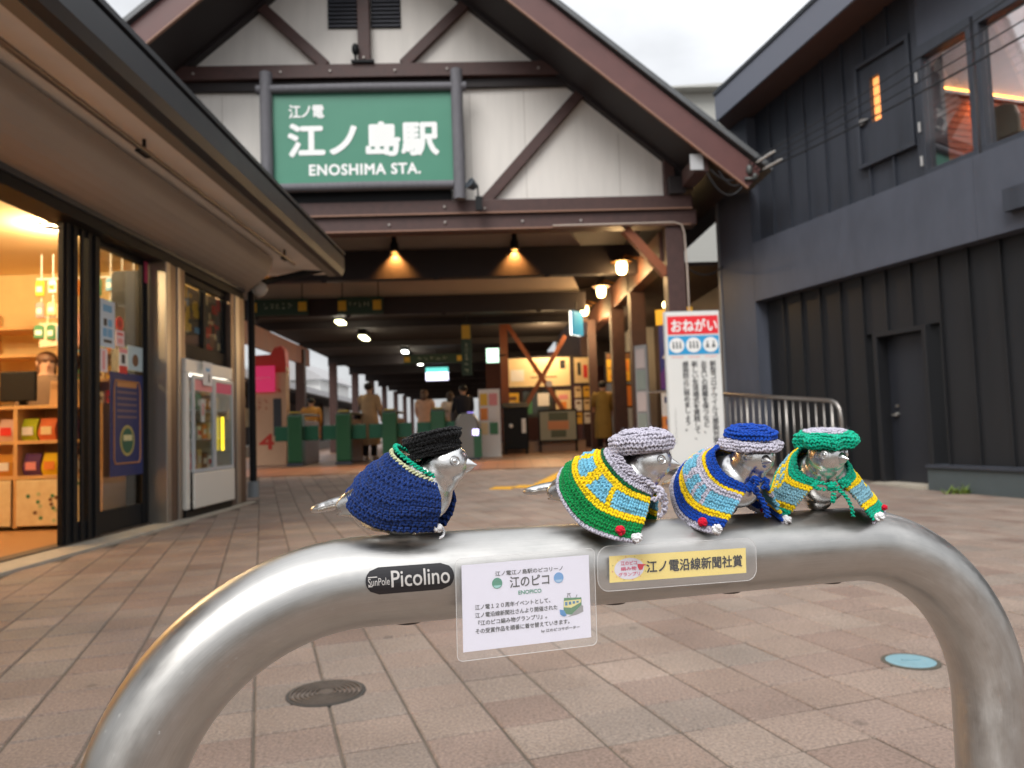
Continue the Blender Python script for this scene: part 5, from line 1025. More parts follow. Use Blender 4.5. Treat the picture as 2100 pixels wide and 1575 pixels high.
# display window over the freezer
wn_ = obj('display_window', MB().box(-.10, -.05, .63, 1.86, 2.40, 2.474).box(-.10, -.05, .63, 1.86, 1.62, 1.76).box(-.10, -.05, .63, .67, 1.761, 2.399).box(-.10, -.05, 1.22, 1.29, 1.761, 2.399).box(-.10, -.05, 1.82, 1.86, 1.761, 2.399), BLACK, sh)
for a, b in ((.672, 1.218), (1.292, 1.818)): obj('pane', MB().box(-.078, -.072, a, b, 1.762, 2.398), GLASS, wn_)
Q('end_wall', BEIGE_D, -7.4, -3.43, 9.2, 9.34, 0, 2.98); Q('back_wall', mat('shop_wall', rgb(232, 206, 150), .7, vary=.05), -7.4, -7.3, 2.0, 9.19, 0, 2.86)
Q('rear_partition', mat('shop_wall', rgb(232, 206, 150), .7), -7.29, -3.52, 9.0, 9.1, 0, 2.86)
Q('shop_floor', mat('shop_wood', rgb(160, 116, 74), .4, vary=.1, vscale=4, stretch=(.3, 1, 1)), -7.3, -3.51, 2, 8.99, -.03, .015); Q('shop_ceiling', mat('shop_ceil', rgb(236, 214, 168), .7), -7.3, -3.43, 2, 8.99, 2.80, 2.87); Q('side_partition', mat('shop_wall', rgb(232, 206, 150), .7), -7.3, -3.5, 1.9, 1.99, 0, 2.86)
Q('freezer_back', BLACK, -3.98, -3.9, 7.62, 8.98, 0, 2.47); Q('bay_partition', BLACK, -3.9, -3.5, 7.50, 7.60, 0, 2.47)
# downpipe at the shop corner
dp = thing('downpipe', 'slim black downpipe with a grey foot at the shop corner', 'downpipe', (-3.37, 9.95, zg(-3.37, 9.95)))
obj('pipe', MB().tube([(0, 0, .18), (0, 0, 2.65), (.15, .0, 2.78), (1.0, .3, 3.02)], .045, 12), BLACK, dp, smooth=True, angle=40); obj('foot', MB().lathe([(.07, -.03), (.065, .2), (.05, .2)], 14), mat('foot_grey', rgb(130, 136, 140), .7), dp)
cm = thing('corner_floodlight', 'round white floodlight under the end of the shop bulkhead', 'light', (-3.10, 9.46, 2.62)); obj('housing', MB().lathe([(.02, .10), (.07, .08), (.09, 0), (.075, -.06), (.01, -.08)], 16, Matrix.Rotation(.9, 4, 'Y')), mat('flood_white', rgb(190, 186, 178), .4), cm, smooth=True); obj('arm', MB().tube([(-.02, 0, .05), (-.12, -.16, .12)], .02, 6), mat('flood_white', rgb(190, 186, 178), .4), cm)

# notices on the glass (each a thin sheet on the pane plane)
def pane_sheet(name, label, cat, y0, y1, z0, z1, m, prints=(), x=-3.392, extra=None, grp='notices on the shop glass'):
    t = thing(name, label, cat, (x, (y0+y1)/2, z0), 0, grp); w = (y1-y0)/2; B('sheet', m, t, -.002, .002, -w, w, 0, z1-z0)
    for k, (a, b, c, d, pm2) in enumerate(prints): B('print', pm2, t, .0022, .0032+.0006*k, -w+2*w*a, -w+2*w*b, (z1-z0)*c, (z1-z0)*d)
    if extra: extra(t, w, z1-z0)
    return t
FX = lambda w: frame((.005, 0, 0), (0, 1, 0), (0, 0, 1))
pane_sheet('notice', 'large pale blue notice sheet on the shop door glass', 'notice', 6.31, 6.55, 1.58, 1.98, P('paper_blue', 196, 212, 224), ((.2, .8, .75, .9, C['sky_']), (.25, .45, .45, .6, C['blk']), (.55, .8, .45, .6, C['sky_']), (.2, .45, .22, .4, C['sky_']), (.52, .8, .22, .4, C['sky_']), (.25, .75, .1, .16, C['blk'])))
pane_sheet('notice', 'small pink and white notice under the red round sticker', 'notice', 6.57, 6.71, 1.61, 1.75, P('paper_pink', 236, 206, 208), ((.15, .85, .7, .85, C['red']), (.2, .8, .2, .5, C['pink'])))
tt = thing('round_sticker', 'round red sticker on the shop door glass', 'sticker', (-3.392, 6.635, 1.81), 0, 'notices on the shop glass'); obj('sheet', MB().lathe([(.062, -.002), (.062, .002)], 20, Matrix.Rotation(math.pi/2, 4, 'Y')), C['red'], tt); obj('print', MB().lathe([(.03, .0022), (.03, .003)], 16, Matrix.Rotation(math.pi/2, 4, 'Y')), P('sticker_rust', 170, 40, 34), tt)
pane_sheet('notice', 'narrow white sticker with a pink line of text, lowest on the left', 'notice', 6.31, 6.43, 1.37, 1.565, P('paper_rose', 232, 216, 216), ((.35, .65, .1, .9, C['pink']),))
pane_sheet('notice', 'red and white price sticker on the shop door glass', 'notice', 6.62, 6.76, 1.38, 1.60, C['wht'], ((0, 1, 0, .3, C['red']), (0, 1, .82, 1, C['pink']), (.3, .7, .4, .75, C['blk'])))
pane_sheet('notice', 'pale sheet with a dark round picture on the shop door glass', 'notice', 6.77, 7.04, 1.42, 1.64, P('paper_mint', 188, 208, 212), (), extra=lambda t, w, h: obj('print', MB().lathe([(.055, .003), (.055, .004)], 20, Matrix.Translation((0, 0.0, h*.42)) @ Matrix.Rotation(math.pi/2, 4, 'Y')), C['brn'], t))
def crest(t, w, h):
    gold = P('poster_gold', 190, 130, 76); er = [(-w*.72, .12*h), (-w*.80, .17*h), (-w*.80, .84*h), (-w*.72, .92*h), (w*.72, .92*h), (w*.80, .84*h), (w*.80, .17*h), (w*.72, .12*h)]
    obj('border', MB().tube([(.005, a, b) for a, b in er+er[:1]], .007, 4), gold, t)
    obj('medallion', MB().prism([(.125*math.cos(2*math.pi*k/24), .34*h+.135*math.sin(2*math.pi*k/24)) for k in range(24)], .003, .005, 'x'), P('medal_gold', 176, 160, 92), t); obj('medallion_centre', MB().prism([(.10*math.cos(2*math.pi*k/24), .34*h+.11*math.sin(2*math.pi*k/24)) for k in range(24)], .0055, .007, 'x'), P('medal_green', 40, 92, 70), t)
    B('medallion_band', P('medal_pale', 214, 204, 150), t, .0075, .009, -.075, .075, .34*h+.0, .34*h+.05)
    for k in range(6): B('text_line', (gold, P('poster_line', 120, 96, 96))[k > 0], t, .003, .004, -w*.6, w*.6, h*(.86-.06*k), h*(.86-.06*k)+(.05 if k == 0 else .018))
pane_sheet('poster', 'tall navy poster with an orange border and a green oval crest on the shop door', 'poster', 6.47, 7.04, .49, 1.385, P('poster_blue', 38, 46, 96, vary=.1), (), extra=crest)
pane_sheet('notice', 'narrow magenta strip high on the shop door frame', 'notice', 7.07, 7.14, 2.26, 2.46, P('strip_magenta', 190, 60, 96), (), x=-3.385)
# posters behind the upper display window
for i, (y0, y1, cols, lab) in enumerate(((7.66, 8.20, ('brn', 'blk', 'yel', 'yel', 'sky_', 'cream'), 'dark collage poster with yellow patches behind the left upper shop window'), (8.30, 8.80, ('brn', 'wht', 'red', 'cream', 'red', 'blk'), 'dark collage poster with red patches behind the right upper shop window'))):
    def ex(t, w, h, cols=cols):
        for k in range(26):
            a, b = random.uniform(-w, w*.7), random.uniform(0, h*.85); B('print', C[random.choice(cols)], t, .003+.0004*k, .0034+.0004*k, a, min(w, a+random.uniform(.04, .18)), b, min(h, b+random.uniform(.04, .16)))
    pane_sheet('collage_poster', lab, 'poster', y0, y1, 1.77, 2.38, P('collage_base%d' % i, 86, 80, 76, vary=.4, vscale=9), (), x=-3.345, extra=ex, grp='posters over the freezer')
CN = dict(yel='yellow', org='orange', sky_='sky blue', grn='green', red='red', cream='cream', brn='brown', wht='white', pink='pink'); ORD = ('first', 'second', 'third', 'fourth', 'fifth', 'sixth', 'seventh', 'eighth', 'ninth', 'tenth')
# freezer
fz = thing('display_freezer', 'white upright display freezer with two glass doors set in the shop wall', 'freezer', (-3.20, 8.15, 0)); fw_ = mat('freezer_white', rgb(228, 224, 214), .35)
obj('cabinet', MB().box(-.62, .0, -.62, .64, 1.45, 1.59).box(-.62, .0, -.62, -.53, .10, 1.449).box(-.62, .0, .56, .64, .10, 1.449).box(-.62, -.56, -.529, .559, .10, 1.449), fw_, fz, bevel=.012)
B('front_panel', fw_, fz, .002, .03, -.50, .60, .10, .45, bevel=.01); B('plinth', BLACK, fz, -.6, -.02, -.60, .62, 0, .095); B('inner_back', P('freezer_inner', 210, 220, 226), fz, -.559, -.55, -.529, .559, .46, 1.44)
dm = mat('freezer_frame', rgb(190, 196, 200), .3)
for a, b in ((-.51, .03), (.04, .58)):
    d_ = obj('glass_door', MB().box(.002, .028, a, a+.035, .455, 1.43).box(.002, .028, b-.035, b, .455, 1.43).box(.002, .028, a+.035, b-.035, .455, .49).box(.002, .028, a+.035, b-.035, 1.395, 1.43), dm, fz); obj('pane', MB().box(.012, .016, a+.036, b-.036, .491, 1.394), GLASS, d_)
    obj('header_print', MB().box(.0165, .0195, a+.04, b-.04, 1.28, 1.39), C['pink'] if a < 0 else P('print_rose', 226, 90, 130), d_)
for z in (.46, .78, 1.08): B('shelf', dm, fz, -.54, -.03, -.525, .555, z, z+.012)
B('interior_lamp', emis('freezer_tube', (1, .97, .9), 3), fz, -.05, -.03, -.52, .55, 1.425, 1.44)
yl = thing('led_marker', 'yellow glowing vertical letter strip on the freezer door', 'sign', (-3.165, 8.37, .66)); B('strip', emis('led_yellow', (1, .74, .03), 1.2), yl, .0, .006, -.035, .035, 0, .36); scrib(yl, -.028, .028, .02, .34, frame((.0075, 0, 0), (0, 1, 0), (0, 0, 1)), P('led_amber', 160, 120, 10), 2, 8)
pane_sheet('notice', 'white price notice hanging on the freezer top edge', 'notice', 7.86, 8.10, 1.34, 1.585, C['wht'], ((.3, .7, .6, .75, C['sky_']), (.55, .7, .15, .5, C['blk'])), x=-3.165)
pane_sheet('notice', 'small white notice inside the freezer door', 'notice', 7.86, 7.96, .96, 1.20, C['wht'], ((.3, .7, .3, .8, C['pink']),), x=-3.19)
k = 0
for z in (.472, .792, 1.092):
    for j in range(7):
        y = -.44+.145*j; h = random.uniform(.13, .22); cc3 = random.choice(['yel', 'org', 'sky_', 'grn', 'red', 'cream', 'brn', 'wht']); t = thing('ice_cream_pack', '%s ice cream pack on the %s freezer shelf, %s from the left' % (CN[cc3], {.472: 'bottom', .792: 'middle', 1.092: 'top'}[z], ORD[j]), 'pack', (-3.20-.24, 8.15+y, z), 0, 'packs in the freezer')
        B('box', C[cc3], t, -.06, .06, -.055, .055, 0, h, bevel=.008); B('label_print', C['wht' if cc3 != 'wht' else 'red'], t, .0605, .062, -.04, .04, h*.3, h*.65)

# shop interior: shelf unit, goods
SHW = mat('pale_birch', rgb(216, 172, 116), .5, vary=.08, vscale=5, stretch=(1, 1, 4))
su = thing('display_shelf', 'pale birch display shelf with snack pouches inside the shop', 'shelf', (-4.75, 7.0, .015))
B('top', SHW, su, -.95, 1.02, 0, .42, 1.10, 1.13)
for z in (.78, .46): B('shelf_board', SHW, su, -.93, 1.0, 0, .42, z, z+.03)
for x in (-.95, -.45, .20, .98): B('upright', SHW, su, x, x+.035, .002, .418, .02, 1.098)
B('back_panel', SHW, su, -.95, 1.0, .421, .435, .02, 1.1)
for a, b in ((-.90, -.46), (-.41, .19), (.24, .975)): B('cabinet_door', mat('door_print', rgb(222, 200, 152), .5, vary=.10, vscale=14, col2=rgb(236, 220, 180)), su, a, b, -.02, -.002, .04, .45, bevel=.006)
for k in range(30):
    a, b = random.uniform(.30, .94), random.uniform(.08, .42); obj('printed_leaf', MB().prism(disc(a, b, .018, n=6), -.024, -.0205), (C['grn'], P('leaf_sage', 190, 200, 150), C['brn'])[k % 3], su)
def pouch(label, x, z, m, m2, w=.075, h=.20):
    t = thing('snack_pouch', label, 'pouch', (-4.75+x, 7.10, .015+z), 0, 'snack pouches on the birch shelf')
    mb = MB(); n = 8; V = []
    for i in range(n+1):
        u = i/n; th = .045*math.sin(math.pi*min(1, u*.93+.12))*(1-.3*u)+.004; V += [(-w*(1+.05*math.sin(6*u)), -th, u*h), (w*(1+.04*math.cos(5*u)), -th, u*h), (w, th, u*h), (-w, th, u*h)]
    F = [(0, 1, 2, 3), (4*n+3, 4*n+2, 4*n+1, 4*n)]+[(4*i+a, 4*i+(a+1) % 4, 4*i+4+(a+1) % 4, 4*i+4+a) for i in range(n) for a in range(4)]
    obj('bag', mb.add(V, F), m, t, smooth=True, angle=60); B('front_print', m2, t, -w*.65, w*.65, -.056, -.0525, h*.25, h*.62)
po = lambda n, *c: mat('pouch_'+n, rgb(*c), .22, bump=.3, bscale=40)
for x, z, m, m2, lab in ((.30, .81, po('lime', 178, 190, 40), C['wht'], 'lime green snack pouch on the upper birch shelf'), (.47, .81, po('orange', 226, 118, 70), C['cream'], 'orange snack pouch on the upper birch shelf'), (.66, .81, po('violet', 120, 84, 130), C['wht'], 'violet and white snack pouch on the upper birch shelf'), (.10, .81, po('rosewhite', 222, 190, 180), C['red'], 'white and red snack pouch on the upper birch shelf left of the upright'), (-.10, .81, po('milk', 226, 214, 200), C['org'], 'milk white snack pouch on the upper birch shelf'), (.33, .49, po('purple', 96, 62, 112), C['pink'], 'purple snack pouch on the lower birch shelf'), (.50, .49, po('yellow', 236, 200, 40), C['org'], 'yellow snack pouch on the lower birch shelf'), (.66, .49, po('tangerine', 230, 130, 60), C['yel'], 'tangerine snack pouch on the lower birch shelf'), (.82, .49, po('grey', 150, 140, 130), C['wht'], 'grey snack pouch on the lower birch shelf'), (.08, .49, po('amber', 206, 150, 70), C['wht'], 'amber snack pouch on the lower birch shelf left of the upright')): pouch(lab, x, z, m, m2)
mo = thing('shop_monitor', 'black monitor turned away on the birch shelf top', 'monitor', (-4.62, 7.2, 1.146)); B('screen', BLACK, mo, -.18, .15, -.02, .03, .05, .33, bevel=.01); B('stand', BLACK, mo, -.03, .03, .031, .06, .0, .2); B('foot', BLACK, mo, -.12, .12, -.08, .12, 0, .012)
for i, x in enumerate((.50, .68)):
    t = thing('paper_bag', ('left', 'right')[i]+' brown paper bag standing on the birch shelf top', 'bag', (-4.75+x, 7.2, 1.146), 0, 'paper bags on the birch shelf'); obj('bag', MB().prism([(-.07, 0), (.07, 0), (.06, .22), (-.055, .23)], -.04, .04), P('kraft', 176, 140, 100), t); obj('fold', MB().box(-.05, .05, -.045, -.041, .15, .2), P('kraft_d', 150, 116, 80), t)
ws_ = thing('wall_shelving', 'wooden wall shelving with goods behind the birch shelf', 'shelving', (-4.6, 8.5, .015))
for z in (1.18, 1.45, 1.75, 2.06): B('shelf_board', SHW, ws_, -1.4, .95, 0, .45, z, z+.03)
for x in (-1.4, -.45, .90): B('upright', SHW, ws_, x, x+.04, .002, .448, 0, 2.3)
for z in (1.21, 1.48, 1.78, 2.09):
    for j in range(10):
        c3 = random.choice(['wht', 'cream', 'org', 'sky_', 'yel', 'brn', 'red', 'pink', 'grn']); t = thing('souvenir_box', '%s souvenir box on the %s wall shelf in the shop, %s from the left' % (CN[c3], {1.21: 'lowest', 1.48: 'second', 1.78: 'third', 2.09: 'topmost'}[z], ORD[j]), 'box', (-4.6-.36+.12*j, 8.62, .016+z), 0, 'boxed souvenirs on the wall shelving'); h = random.uniform(.10, .19); B('box', C[c3], t, -.05, .05, -.06, .06, 0, h, bevel=.005); B('label_print', C['brn' if c3 != 'brn' else 'cream'], t, -.03, .03, -.0625, -.0605, h*.3, h*.6)
hr = thing('hanging_rack', 'white wire rack hung under the shop ceiling', 'rack', (-4.35, 7.9, 2.10)); 
for k in range(9): obj('wire', MB().tube([(-.5+.12*k, 0, .0), (-.5+.12*k, 0, .66)], .006, 5), WHITE, hr)
obj('rail', MB().tube([(-.55, 0, .0), (.55, 0, .0)], .009, 6).tube([(-.55, 0, .4), (.55, 0, .4)], .009, 6), WHITE, hr)
for j in range(3):
    for i in range(9):
        c3 = random.choice(['pink', 'cream', 'org', 'sky_', 'yel', 'red', 'grn', 'wht']); t = thing('hanging_packet', '%s packet on the shop rack, %s row, %s from left' % (CN[c3], ('top', 'middle', 'bottom')[j], ORD[i]), 'packet', (-4.83+.12*i+random.uniform(-.015, .015), 7.86-.02*j, 2.48-.235*j), random.uniform(-.3, .3), 'packets hung on the shop rack')
        w = random.uniform(.038, .052); h = random.uniform(.13, .18); obj('packet', MB().prism([(-w, -h), (w, -h), (w, -.02), (w*.6, 0), (-w*.6, 0), (-w, -.02)], -.012, .012), C[c3], t, bevel=.006); B('label_print', C['wht' if c3 != 'wht' else 'org'], t, -w*.7, w*.7, -.0145, -.0125, -h*.75, -h*.4); obj('hook', MB().tube([(0, 0, -.01), (0, .02, .02), (0, .03, .03)], .003, 5), WHITE, t)
for i, (x, c3) in enumerate(((-.34, 'wht'), (-.02, 'pink'), (.28, 'pink'))):
    t = thing('tote_bag', ('white tote bag hanging in the shop', 'pink tote bag hanging in the shop, left one', 'pink tote bag hanging in the shop, right one')[i], 'bag', (-4.35+x, 7.85, 1.78), .1*i, 'tote bags in the shop'); obj('bag', MB().prism([(-.14, 0), (.14, .02), (.13, .24), (-.13, .25)], -.02, .02), P('tote_'+c3, *((226, 206, 176) if c3 == 'wht' else (206, 150, 132))), t); obj('handle', MB().tube([(-.07, 0, .24), (-.05, 0, .38), (.05, 0, .38), (.07, 0, .24)], .008, 6), P('tote_'+c3, 0, 0, 0), t)
for i, (x, y) in enumerate(((-4.20, 7.0), (-4.6, 5.0), (-5.6, 6.4))):
    t = thing('shop_downlight', ('round recessed ceiling light in the shop nearest the open door post', 'round recessed ceiling light in the front of the shop', 'round recessed ceiling light deep in the shop')[i], 'light', (x, y, 2.797), 0, 'recessed lights in the shop'); obj('lens', MB().lathe([(.085, -.012), (.085, 0)], 20), emis('downlight_lens', (1, .85, .5), 8), t); obj('ring', MB().lathe([(.11, -.016), (.11, 0), (.087, 0), (.087, -.016)], 20), WHITE, t); point('downlight_light', (0, 0, -.08), 72 if i < 2 else 60, (1, .70, .38), .08, t)

# ================================================================== people
def person(label, loc, rz, h=1.68, coat=(150, 126, 96), hem=.55, pants=(40, 38, 42), hair=(28, 22, 20), shoes=(30, 28, 28), long_hair=False, arm=0.0, flare=1.25, hood=False, bag=None):
    t = thing('person', label, 'person', loc, rz); k = h/1.70; skin = mat('skin', rgb(214, 172, 146), .55)
    bm = bmesh.new(); sl_ = bm.verts.layers.skin.verify(); V = {}
    def v(n, p, r, par=None):
        q = bm.verts.new(Vector(p)*k); q[sl_].radius = (r*k, r*k); V[n] = q
        if par: bm.edges.new((V[par], q))
        return q
    v('pel', (0, 0, .93), .125); V['pel'][sl_].use_root = True
    v('sp', (0, 0, 1.12), .115, 'pel'); v('ch', (0, 0, 1.32), .13, 'sp'); v('nk', (0, .0, 1.46), .055, 'ch'); v('hb', (0, -.01, 1.54), .075, 'nk'); v('hm', (0, -.012, 1.60), .088, 'hb'); v('ht', (0, -.005, 1.665), .062, 'hm')
    for s, nm in ((-1, 'l'), (1, 'r')):
        a = arm if s > 0 else arm*.3
        v('sh'+nm, (s*.165, 0, 1.40), .062, 'ch'); v('el'+nm, (s*.225, -.02-.10*a, 1.14+.02*a), .042, 'sh'+nm); v('wr'+nm, (s*.215, -.08-.26*a, .93+.20*a), .028, 'el'+nm); v('pm'+nm, (s*.21, -.095-.31*a, .875+.22*a), .030, 'wr'+nm)
        for q in range(4): v('f%d%s' % (q, nm), (s*.21+(q-1.5)*.017, -.11-.34*a, .82+.21*a-.006*abs(q-1.3)), .0085, 'pm'+nm); v('g%d%s' % (q, nm), (s*.21+(q-1.5)*.016, -.125-.35*a, .785+.20*a), .008, 'f%d%s' % (q, nm))
        v('t'+nm, (s*.175, -.13-.31*a, .855+.22*a), .010, 'pm'+nm)
        v('hp'+nm, (s*.09, 0, .90), .10, 'pel'); v('kn'+nm, (s*.10, -.015, .49), .062, 'hp'+nm); v('an'+nm, (s*.10, .02, .09), .042, 'kn'+nm); v('to'+nm, (s*.115, -.13, .035), .035, 'an'+nm)
    me = bpy.data.meshes.new('b'); bm.to_mesh(me); bm.free(); o = bpy.data.objects.new('b', me); COL.objects.link(o); o.modifiers.new('s', 'SKIN'); sb = o.modifiers.new('u', 'SUBSURF'); sb.levels = 1
    dg = bpy.context.evaluated_depsgraph_get(); dg.update(); m2 = bpy.data.meshes.new_from_object(o.evaluated_get(dg)); bpy.data.objects.remove(o)
    m2.materials.clear(); m2.materials.append(skin); m2.polygons.foreach_set('use_smooth', [True]*len(m2.polygons)); m2.name = 'body'; link(bpy.data.objects.new('body', m2), t)
    fc = MB(); fc.ell(Vector((0, -.098, 1.585))*k, Vector((.012, .018, .020))*k, (0, 0, 0), 8, 6); obj('nose', fc, skin, t, smooth=True)
    for s in (-1, 1): obj('ear', MB().ell(Vector((s*.088, 0, 1.59))*k, Vector((.012, .02, .032))*k, (0, 0, 0), 8, 6), skin, t, smooth=True); obj('eye', MB().ell(Vector((s*.034, -.086, 1.607))*k, Vector((.012, .008, .008))*k, (0, 0, 0), 8, 6), P('eye_dark', 30, 24, 22), t, smooth=True)
    obj('mouth', MB().ell(Vector((0, -.090, 1.545))*k, Vector((.022, .008, .006))*k, (0, 0, 0), 8, 6), P('lip', 160, 90, 84), t, smooth=True)
    cm_ = mat('cloth_%d_%d_%d' % coat, rgb(*coat), .85, vary=.12, vscale=9, bump=.2, bscale=25)
    rings = [(1.47, .075, .075), (1.43, .15, .10), (1.38, .205, .125), (1.28, .20, .140), (1.12, .175, .135), (.98, .19, .150), (.85, .205, .165), (.70, .21*(.8+.2*flare), .17*flare), (hem, .20*flare, .175*flare)]
    rings = [r for r in rings if r[0] >= hem]; n = 22; vv = []; ff = []
    for i, (z, a, b) in enumerate(rings):
        for q in range(n):
            th = 2*math.pi*q/n; wv = 1+.05*math.sin(7*th+z*3)*(1 if z < 1 else .3); vv.append(Vector((a*wv*math.cos(th), b*wv*math.sin(th), z))*k)
    for i in range(len(rings)-1):
        for q in range(n): ff.append((i*n+q, i*n+(q+1) % n, (i+1)*n+(q+1) % n, (i+1)*n+q))
    obj('coat', MB().add(vv, ff), cm_, t, smooth=True)
    for s in (-1, 1):
        a = arm if s > 0 else arm*.3
        obj('sleeve', MB().tube([Vector(p)*k for p in ((s*.14, 0, 1.415), (s*.19, 0, 1.36), (s*.228, -.02-.10*a, 1.14+.02*a), (s*.216, -.07-.24*a, .95+.19*a))], [.075*k, .078*k, .062*k, .050*k], 12), cm_, t, smooth=True)
        obj('trouser_leg', MB().tube([Vector(p)*k for p in ((s*.085, 0, .92), (s*.10, -.005, .7), (s*.10, -.015, .48), (s*.10, .015, .10))], [.105*k, .095*k, .08*k, .065*k], 12), mat('cloth_%d_%d_%d' % pants, rgb(*pants), .85, vary=.1), t, smooth=True)
        obj('shoe', MB().ell(Vector((s*.108, -.05, .045))*k, Vector((.05, .135, .05))*k, (0, 0, 0), 12, 8), mat('shoe_%d' % shoes[0], rgb(*shoes), .5), t, smooth=True)
    hm_ = mat('hair_%d' % hair[0], rgb(*hair), .5, vary=.2, vscale=30); hb = MB().ell(Vector((0, .018, 1.630))*k, Vector((.100, .108, .088))*k, (.25, 0, 0), 18, 12)
    if long_hair: hb.ell(Vector((0, .055, 1.52))*k, Vector((.095, .065, .15))*k, (0, 0, 0), 16, 10)
    obj('hair', hb, hm_, t, smooth=True)
    if bag: obj('shoulder_bag', MB().box(.20*k, .30*k, -.12*k, .16*k, .82*k, 1.05*k).tube([Vector((.22, 0, 1.05))*k, Vector((.16, .02, 1.42))*k, Vector((.22, .1, 1.05))*k], .012, 6), mat('bag_%d' % bag[0], rgb(*bag), .7), t, bevel=.02)
    return t
FZ = zg(0, 30)+.006
person('person in a long beige coat walking through the ticket gates', (-3.25, 17.4, FZ), math.radians(165), 1.74, (196, 160, 118), .34, (38, 36, 40), (24, 18, 16), (206, 196, 188), arm=.8, flare=1.2, bag=(26, 26, 28))
person('person in an ochre jacket with a white sleeve behind the leftmost gate', (-4.72, 18.0, FZ), math.radians(190), 1.48, (206, 150, 74), .62, (196, 150, 60), (30, 24, 22), arm=.2)
person('person in a pinkish beige coat seen beyond the third gate', (-2.22, 19.4, FZ), math.radians(170), 1.66, (206, 164, 140), .45, (60, 52, 50), (90, 64, 48), long_hair=True, arm=.3)
person('person in dark clothes beside the vertical green sign', (-1.22, 19.0, FZ), math.radians(200), 1.72, (30, 32, 46), .82, (34, 36, 48), (26, 22, 22), arm=.5, bag=(40, 40, 48))
person('person in pale clothes left of the one in dark clothes', (-1.62, 20.0, FZ), math.radians(175), 1.62, (222, 208, 196), .30, (224, 214, 206), (64, 48, 40), long_hair=True, arm=.2)
person('person in a long olive coat reading the notices on the right of the hall', (2.20, 18.75, FZ), math.radians(178), 1.68, (150, 124, 62), .32, (36, 32, 30), (20, 16, 14), arm=.9, flare=1.1)
person('shop clerk with brown hair behind the birch shelf in the shop', (-4.82, 7.95, .016), math.radians(40), 1.72, (120, 96, 76), .7, (40, 38, 42), (92, 62, 44), long_hair=True)

# ================================================================== beyond the station
def simple_house(label, x0, x1, y0, y1, z1, m, roofm, wins, rh=1.2, boards=False):
    t = thing('house', label, 'house', ((x0+x1)/2, y0, 0)); w = (x1-x0)/2; d = y1-y0
    B('wall', m, t, -w, w, 0, d, 0, z1)
    r = obj('roof', MB().prism([(-w-.4, z1+.002), (w+.4, z1+.002), (w*.2, z1+rh), (-w*.2, z1+rh)], -.4, d+.4), roofm, t)
    for a, b, c, e in wins:
        q = obj('window', MB().box(a-.06, b+.06, -.05, -.002, c-.06, c).box(a-.06, b+.06, -.05, -.002, e, e+.06).box(a-.06, a, -.05, -.002, c, e).box(b, b+.06, -.05, -.002, c, e), WHITE, t); obj('pane', MB().box(a, b, -.03, -.004, c, e), mat('house_glass', rgb(150, 162, 172), .08, metal=.2), q)
    return t
def siding_mat():
    m = bpy.data.materials.new('pale_siding'); m.use_nodes = True; t = m.node_tree; b = t.nodes['Principled BSDF']; n = t.nodes.new; l = t.links.new
    g_ = n('ShaderNodeNewGeometry'); sp_ = n('ShaderNodeSeparateXYZ'); l(g_.outputs['Position'], sp_.inputs[0]); wv = n('ShaderNodeMath'); wv.operation = 'MULTIPLY'; wv.inputs[1].default_value = 4.5; l(sp_.outputs['Z'], wv.inputs[0]); fr_ = n('ShaderNodeMath'); fr_.operation = 'FRACT'; l(wv.outputs[0], fr_.inputs[0])
    bp = n('ShaderNodeBump'); bp.inputs['Distance'].default_value = .06; l(fr_.outputs[0], bp.inputs['Height']); l(bp.outputs[0], b.inputs['Normal']); b.inputs['Base Color'].default_value = (*rgb(206, 206, 200), 1); b.inputs['Roughness'].default_value = .7; return m
SID = siding_mat()
hs = simple_house('tall pale house with horizontal siding behind the station and dark building', 3.4, 12, 21.5, 30, 10.25, SID, P('house_cap', 190, 190, 186), ((-2.3, -1.7, 7.6, 8.3), (-2.6, -1.2, 2.9, 3.7)), rh=.12)
B('belt_course', mat('belt_dark', rgb(84, 86, 88), .6), hs, -4.32, 4.32, -.12, -.002, 3.72, 4.02)
simple_house('pale pinkish house seen past the platform canopy', -21, -15.5, 40, 48, 4.6, P('house_pink', 206, 190, 184), P('roof_grey', 130, 132, 136), ((-1.6, -.7, 3.0, 4.0), (.4, 1.3, 3.0, 4.0)))
simple_house('white house with a red-brown roof far beyond the platform', -15.2, -11.5, 46, 54, 4.2, P('house_white', 214, 212, 208), P('roof_pale', 170, 168, 168), ((-1.2, -.4, 2.6, 3.6), (.5, 1.3, 2.6, 3.6)))
cn = thing('platform_canopy', 'long platform canopy with a white roof edge left of the station hall', 'canopy', (-9.6, 24, 0))
CM = Matrix.Rotation(math.radians(3), 4, 'Z')
obj('roof', MB().box(-1.5, 1.2, 0, 34, 2.72, 2.98, CM), mat('canopy_white', rgb(222, 226, 230), .5), cn); obj('soffit', MB().box(-1.4, 1.1, .1, 33.9, 2.62, 2.718, CM), TIMBER_D, cn)
for q in range(8): obj('post', MB().box(-.08, .08, .6+4.5*q, .76+4.5*q, 0, 2.618, CM), TIMBER, cn)
obj('platform', MB().box(-1.6, 1.3, -.5, 34.5, 0, .55, CM), mat('platform_grey', rgb(130, 124, 118), .8, vary=.1), cn); obj('back_wall', MB().box(-1.45, -1.35, .2, 33.8, .552, 2.617, CM), mat('canopy_shade', rgb(64, 52, 50), .7, vary=.2), cn)  # dark wall colour stands in for the shade under the canopy
for q in range(9): obj('wall_board', MB().box(-1.348, -1.33, 1.2+3.6*q, 3.2+3.6*q, 1.3, 2.1, CM), (C['wht'], C['sky_'], C['cream'])[q % 3], cn)
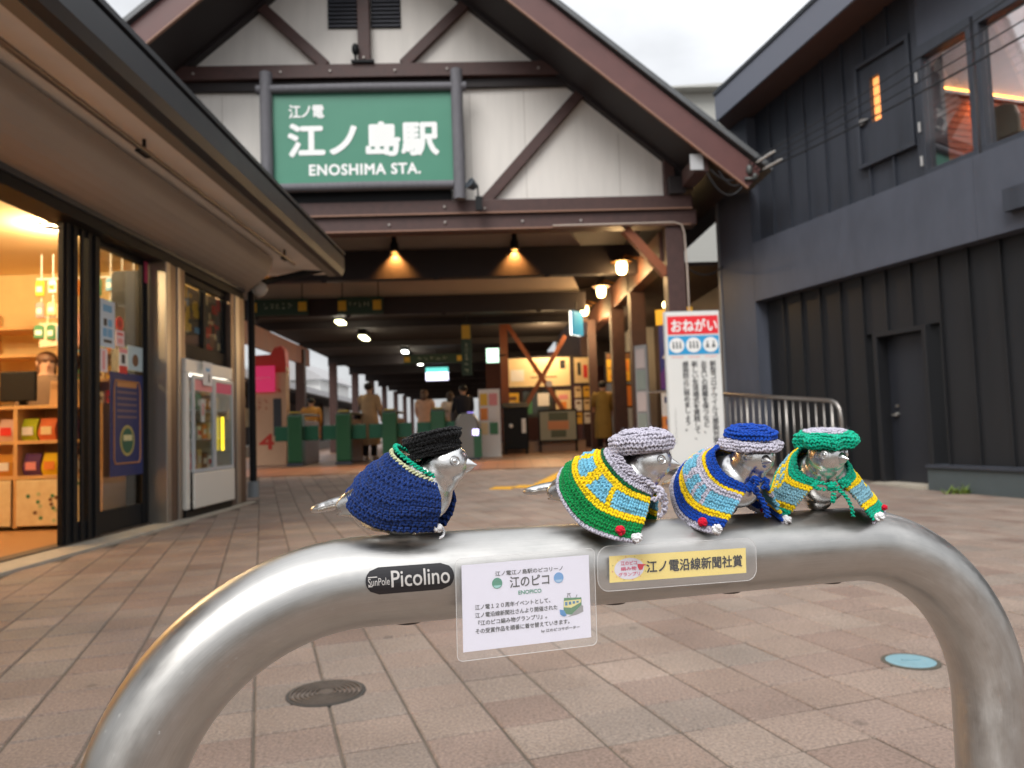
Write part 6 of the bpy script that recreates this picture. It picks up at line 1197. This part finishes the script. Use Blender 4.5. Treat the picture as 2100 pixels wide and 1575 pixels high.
def tree(label, p, h, r, seed):
    t = thing('tree', label, 'tree', p); rr = random.Random(seed); tr = MB(); tr.tube([(0, 0, 0), (.05, .03, h*.3), (-.05, .05, h*.6), (.02, 0, h*.85)], [.16, .12, .08, .03], 8)
    for q in range(9): a = rr.uniform(0, 6.3); z = h*rr.uniform(.35, .75); tr.tube([(0, 0, z), (r*.4*math.cos(a), r*.4*math.sin(a), z+.3), (r*.8*math.cos(a), r*.8*math.sin(a), z+.8)], [.05, .035, .015], 5)
    obj('trunk', tr, mat('bark', rgb(84, 70, 60), .9, vary=.2), t, smooth=True); lv = MB()
    for q in range(2600):
        a = rr.uniform(0, 6.3); ph = math.acos(rr.uniform(-1, 1)); q_ = r*rr.uniform(.35, 1)*(1+.25*math.sin(3*a+seed)); c = Vector((q_*math.sin(ph)*math.cos(a), q_*math.sin(ph)*math.sin(a), h*.72+.75*q_*math.cos(ph)))
        u = Vector((rr.gauss(0, 1), rr.gauss(0, 1), rr.gauss(0, 1))).normalized(); w = u.orthogonal().normalized()*.07; u = u*.10; lv.add([c-u, c+w, c+u, c-w], [(0, 1, 2, 3)])
    obj('crown', lv, mat('leaf_green', rgb(66, 84, 56), .7, vary=.4, vscale=1.5), t)
tree('leafy green tree beyond the platform canopy', (-14.5, 42, 0), 4.2, 1.2, 3)
# weed tuft against the dark wall
wd = thing('weed_tuft', 'small green weed tuft at the foot of the dark wall', 'weed', (5.02, 8.78, zg(5.02, 8.78))); wl = MB()
for q in range(60):
    a = random.uniform(0, 6.3); l_ = random.uniform(.05, .16); d = Vector((math.cos(a)*.7, math.sin(a)*.7, random.uniform(.2, .9))).normalized(); p0 = Vector((random.gauss(0, .07), random.gauss(0, .03), 0)); sdv = d.cross(Vector((0, 0, 1))).normalized()*.007; wl.add([p0-sdv, p0+sdv, p0+d*l_*.6+sdv, p0+d*l_, p0+d*l_*.6-sdv], [(0, 1, 2, 3, 4)])
obj('blades', wl, mat('weed_green', rgb(104, 124, 48), .6, vary=.3, vscale=20), wd)
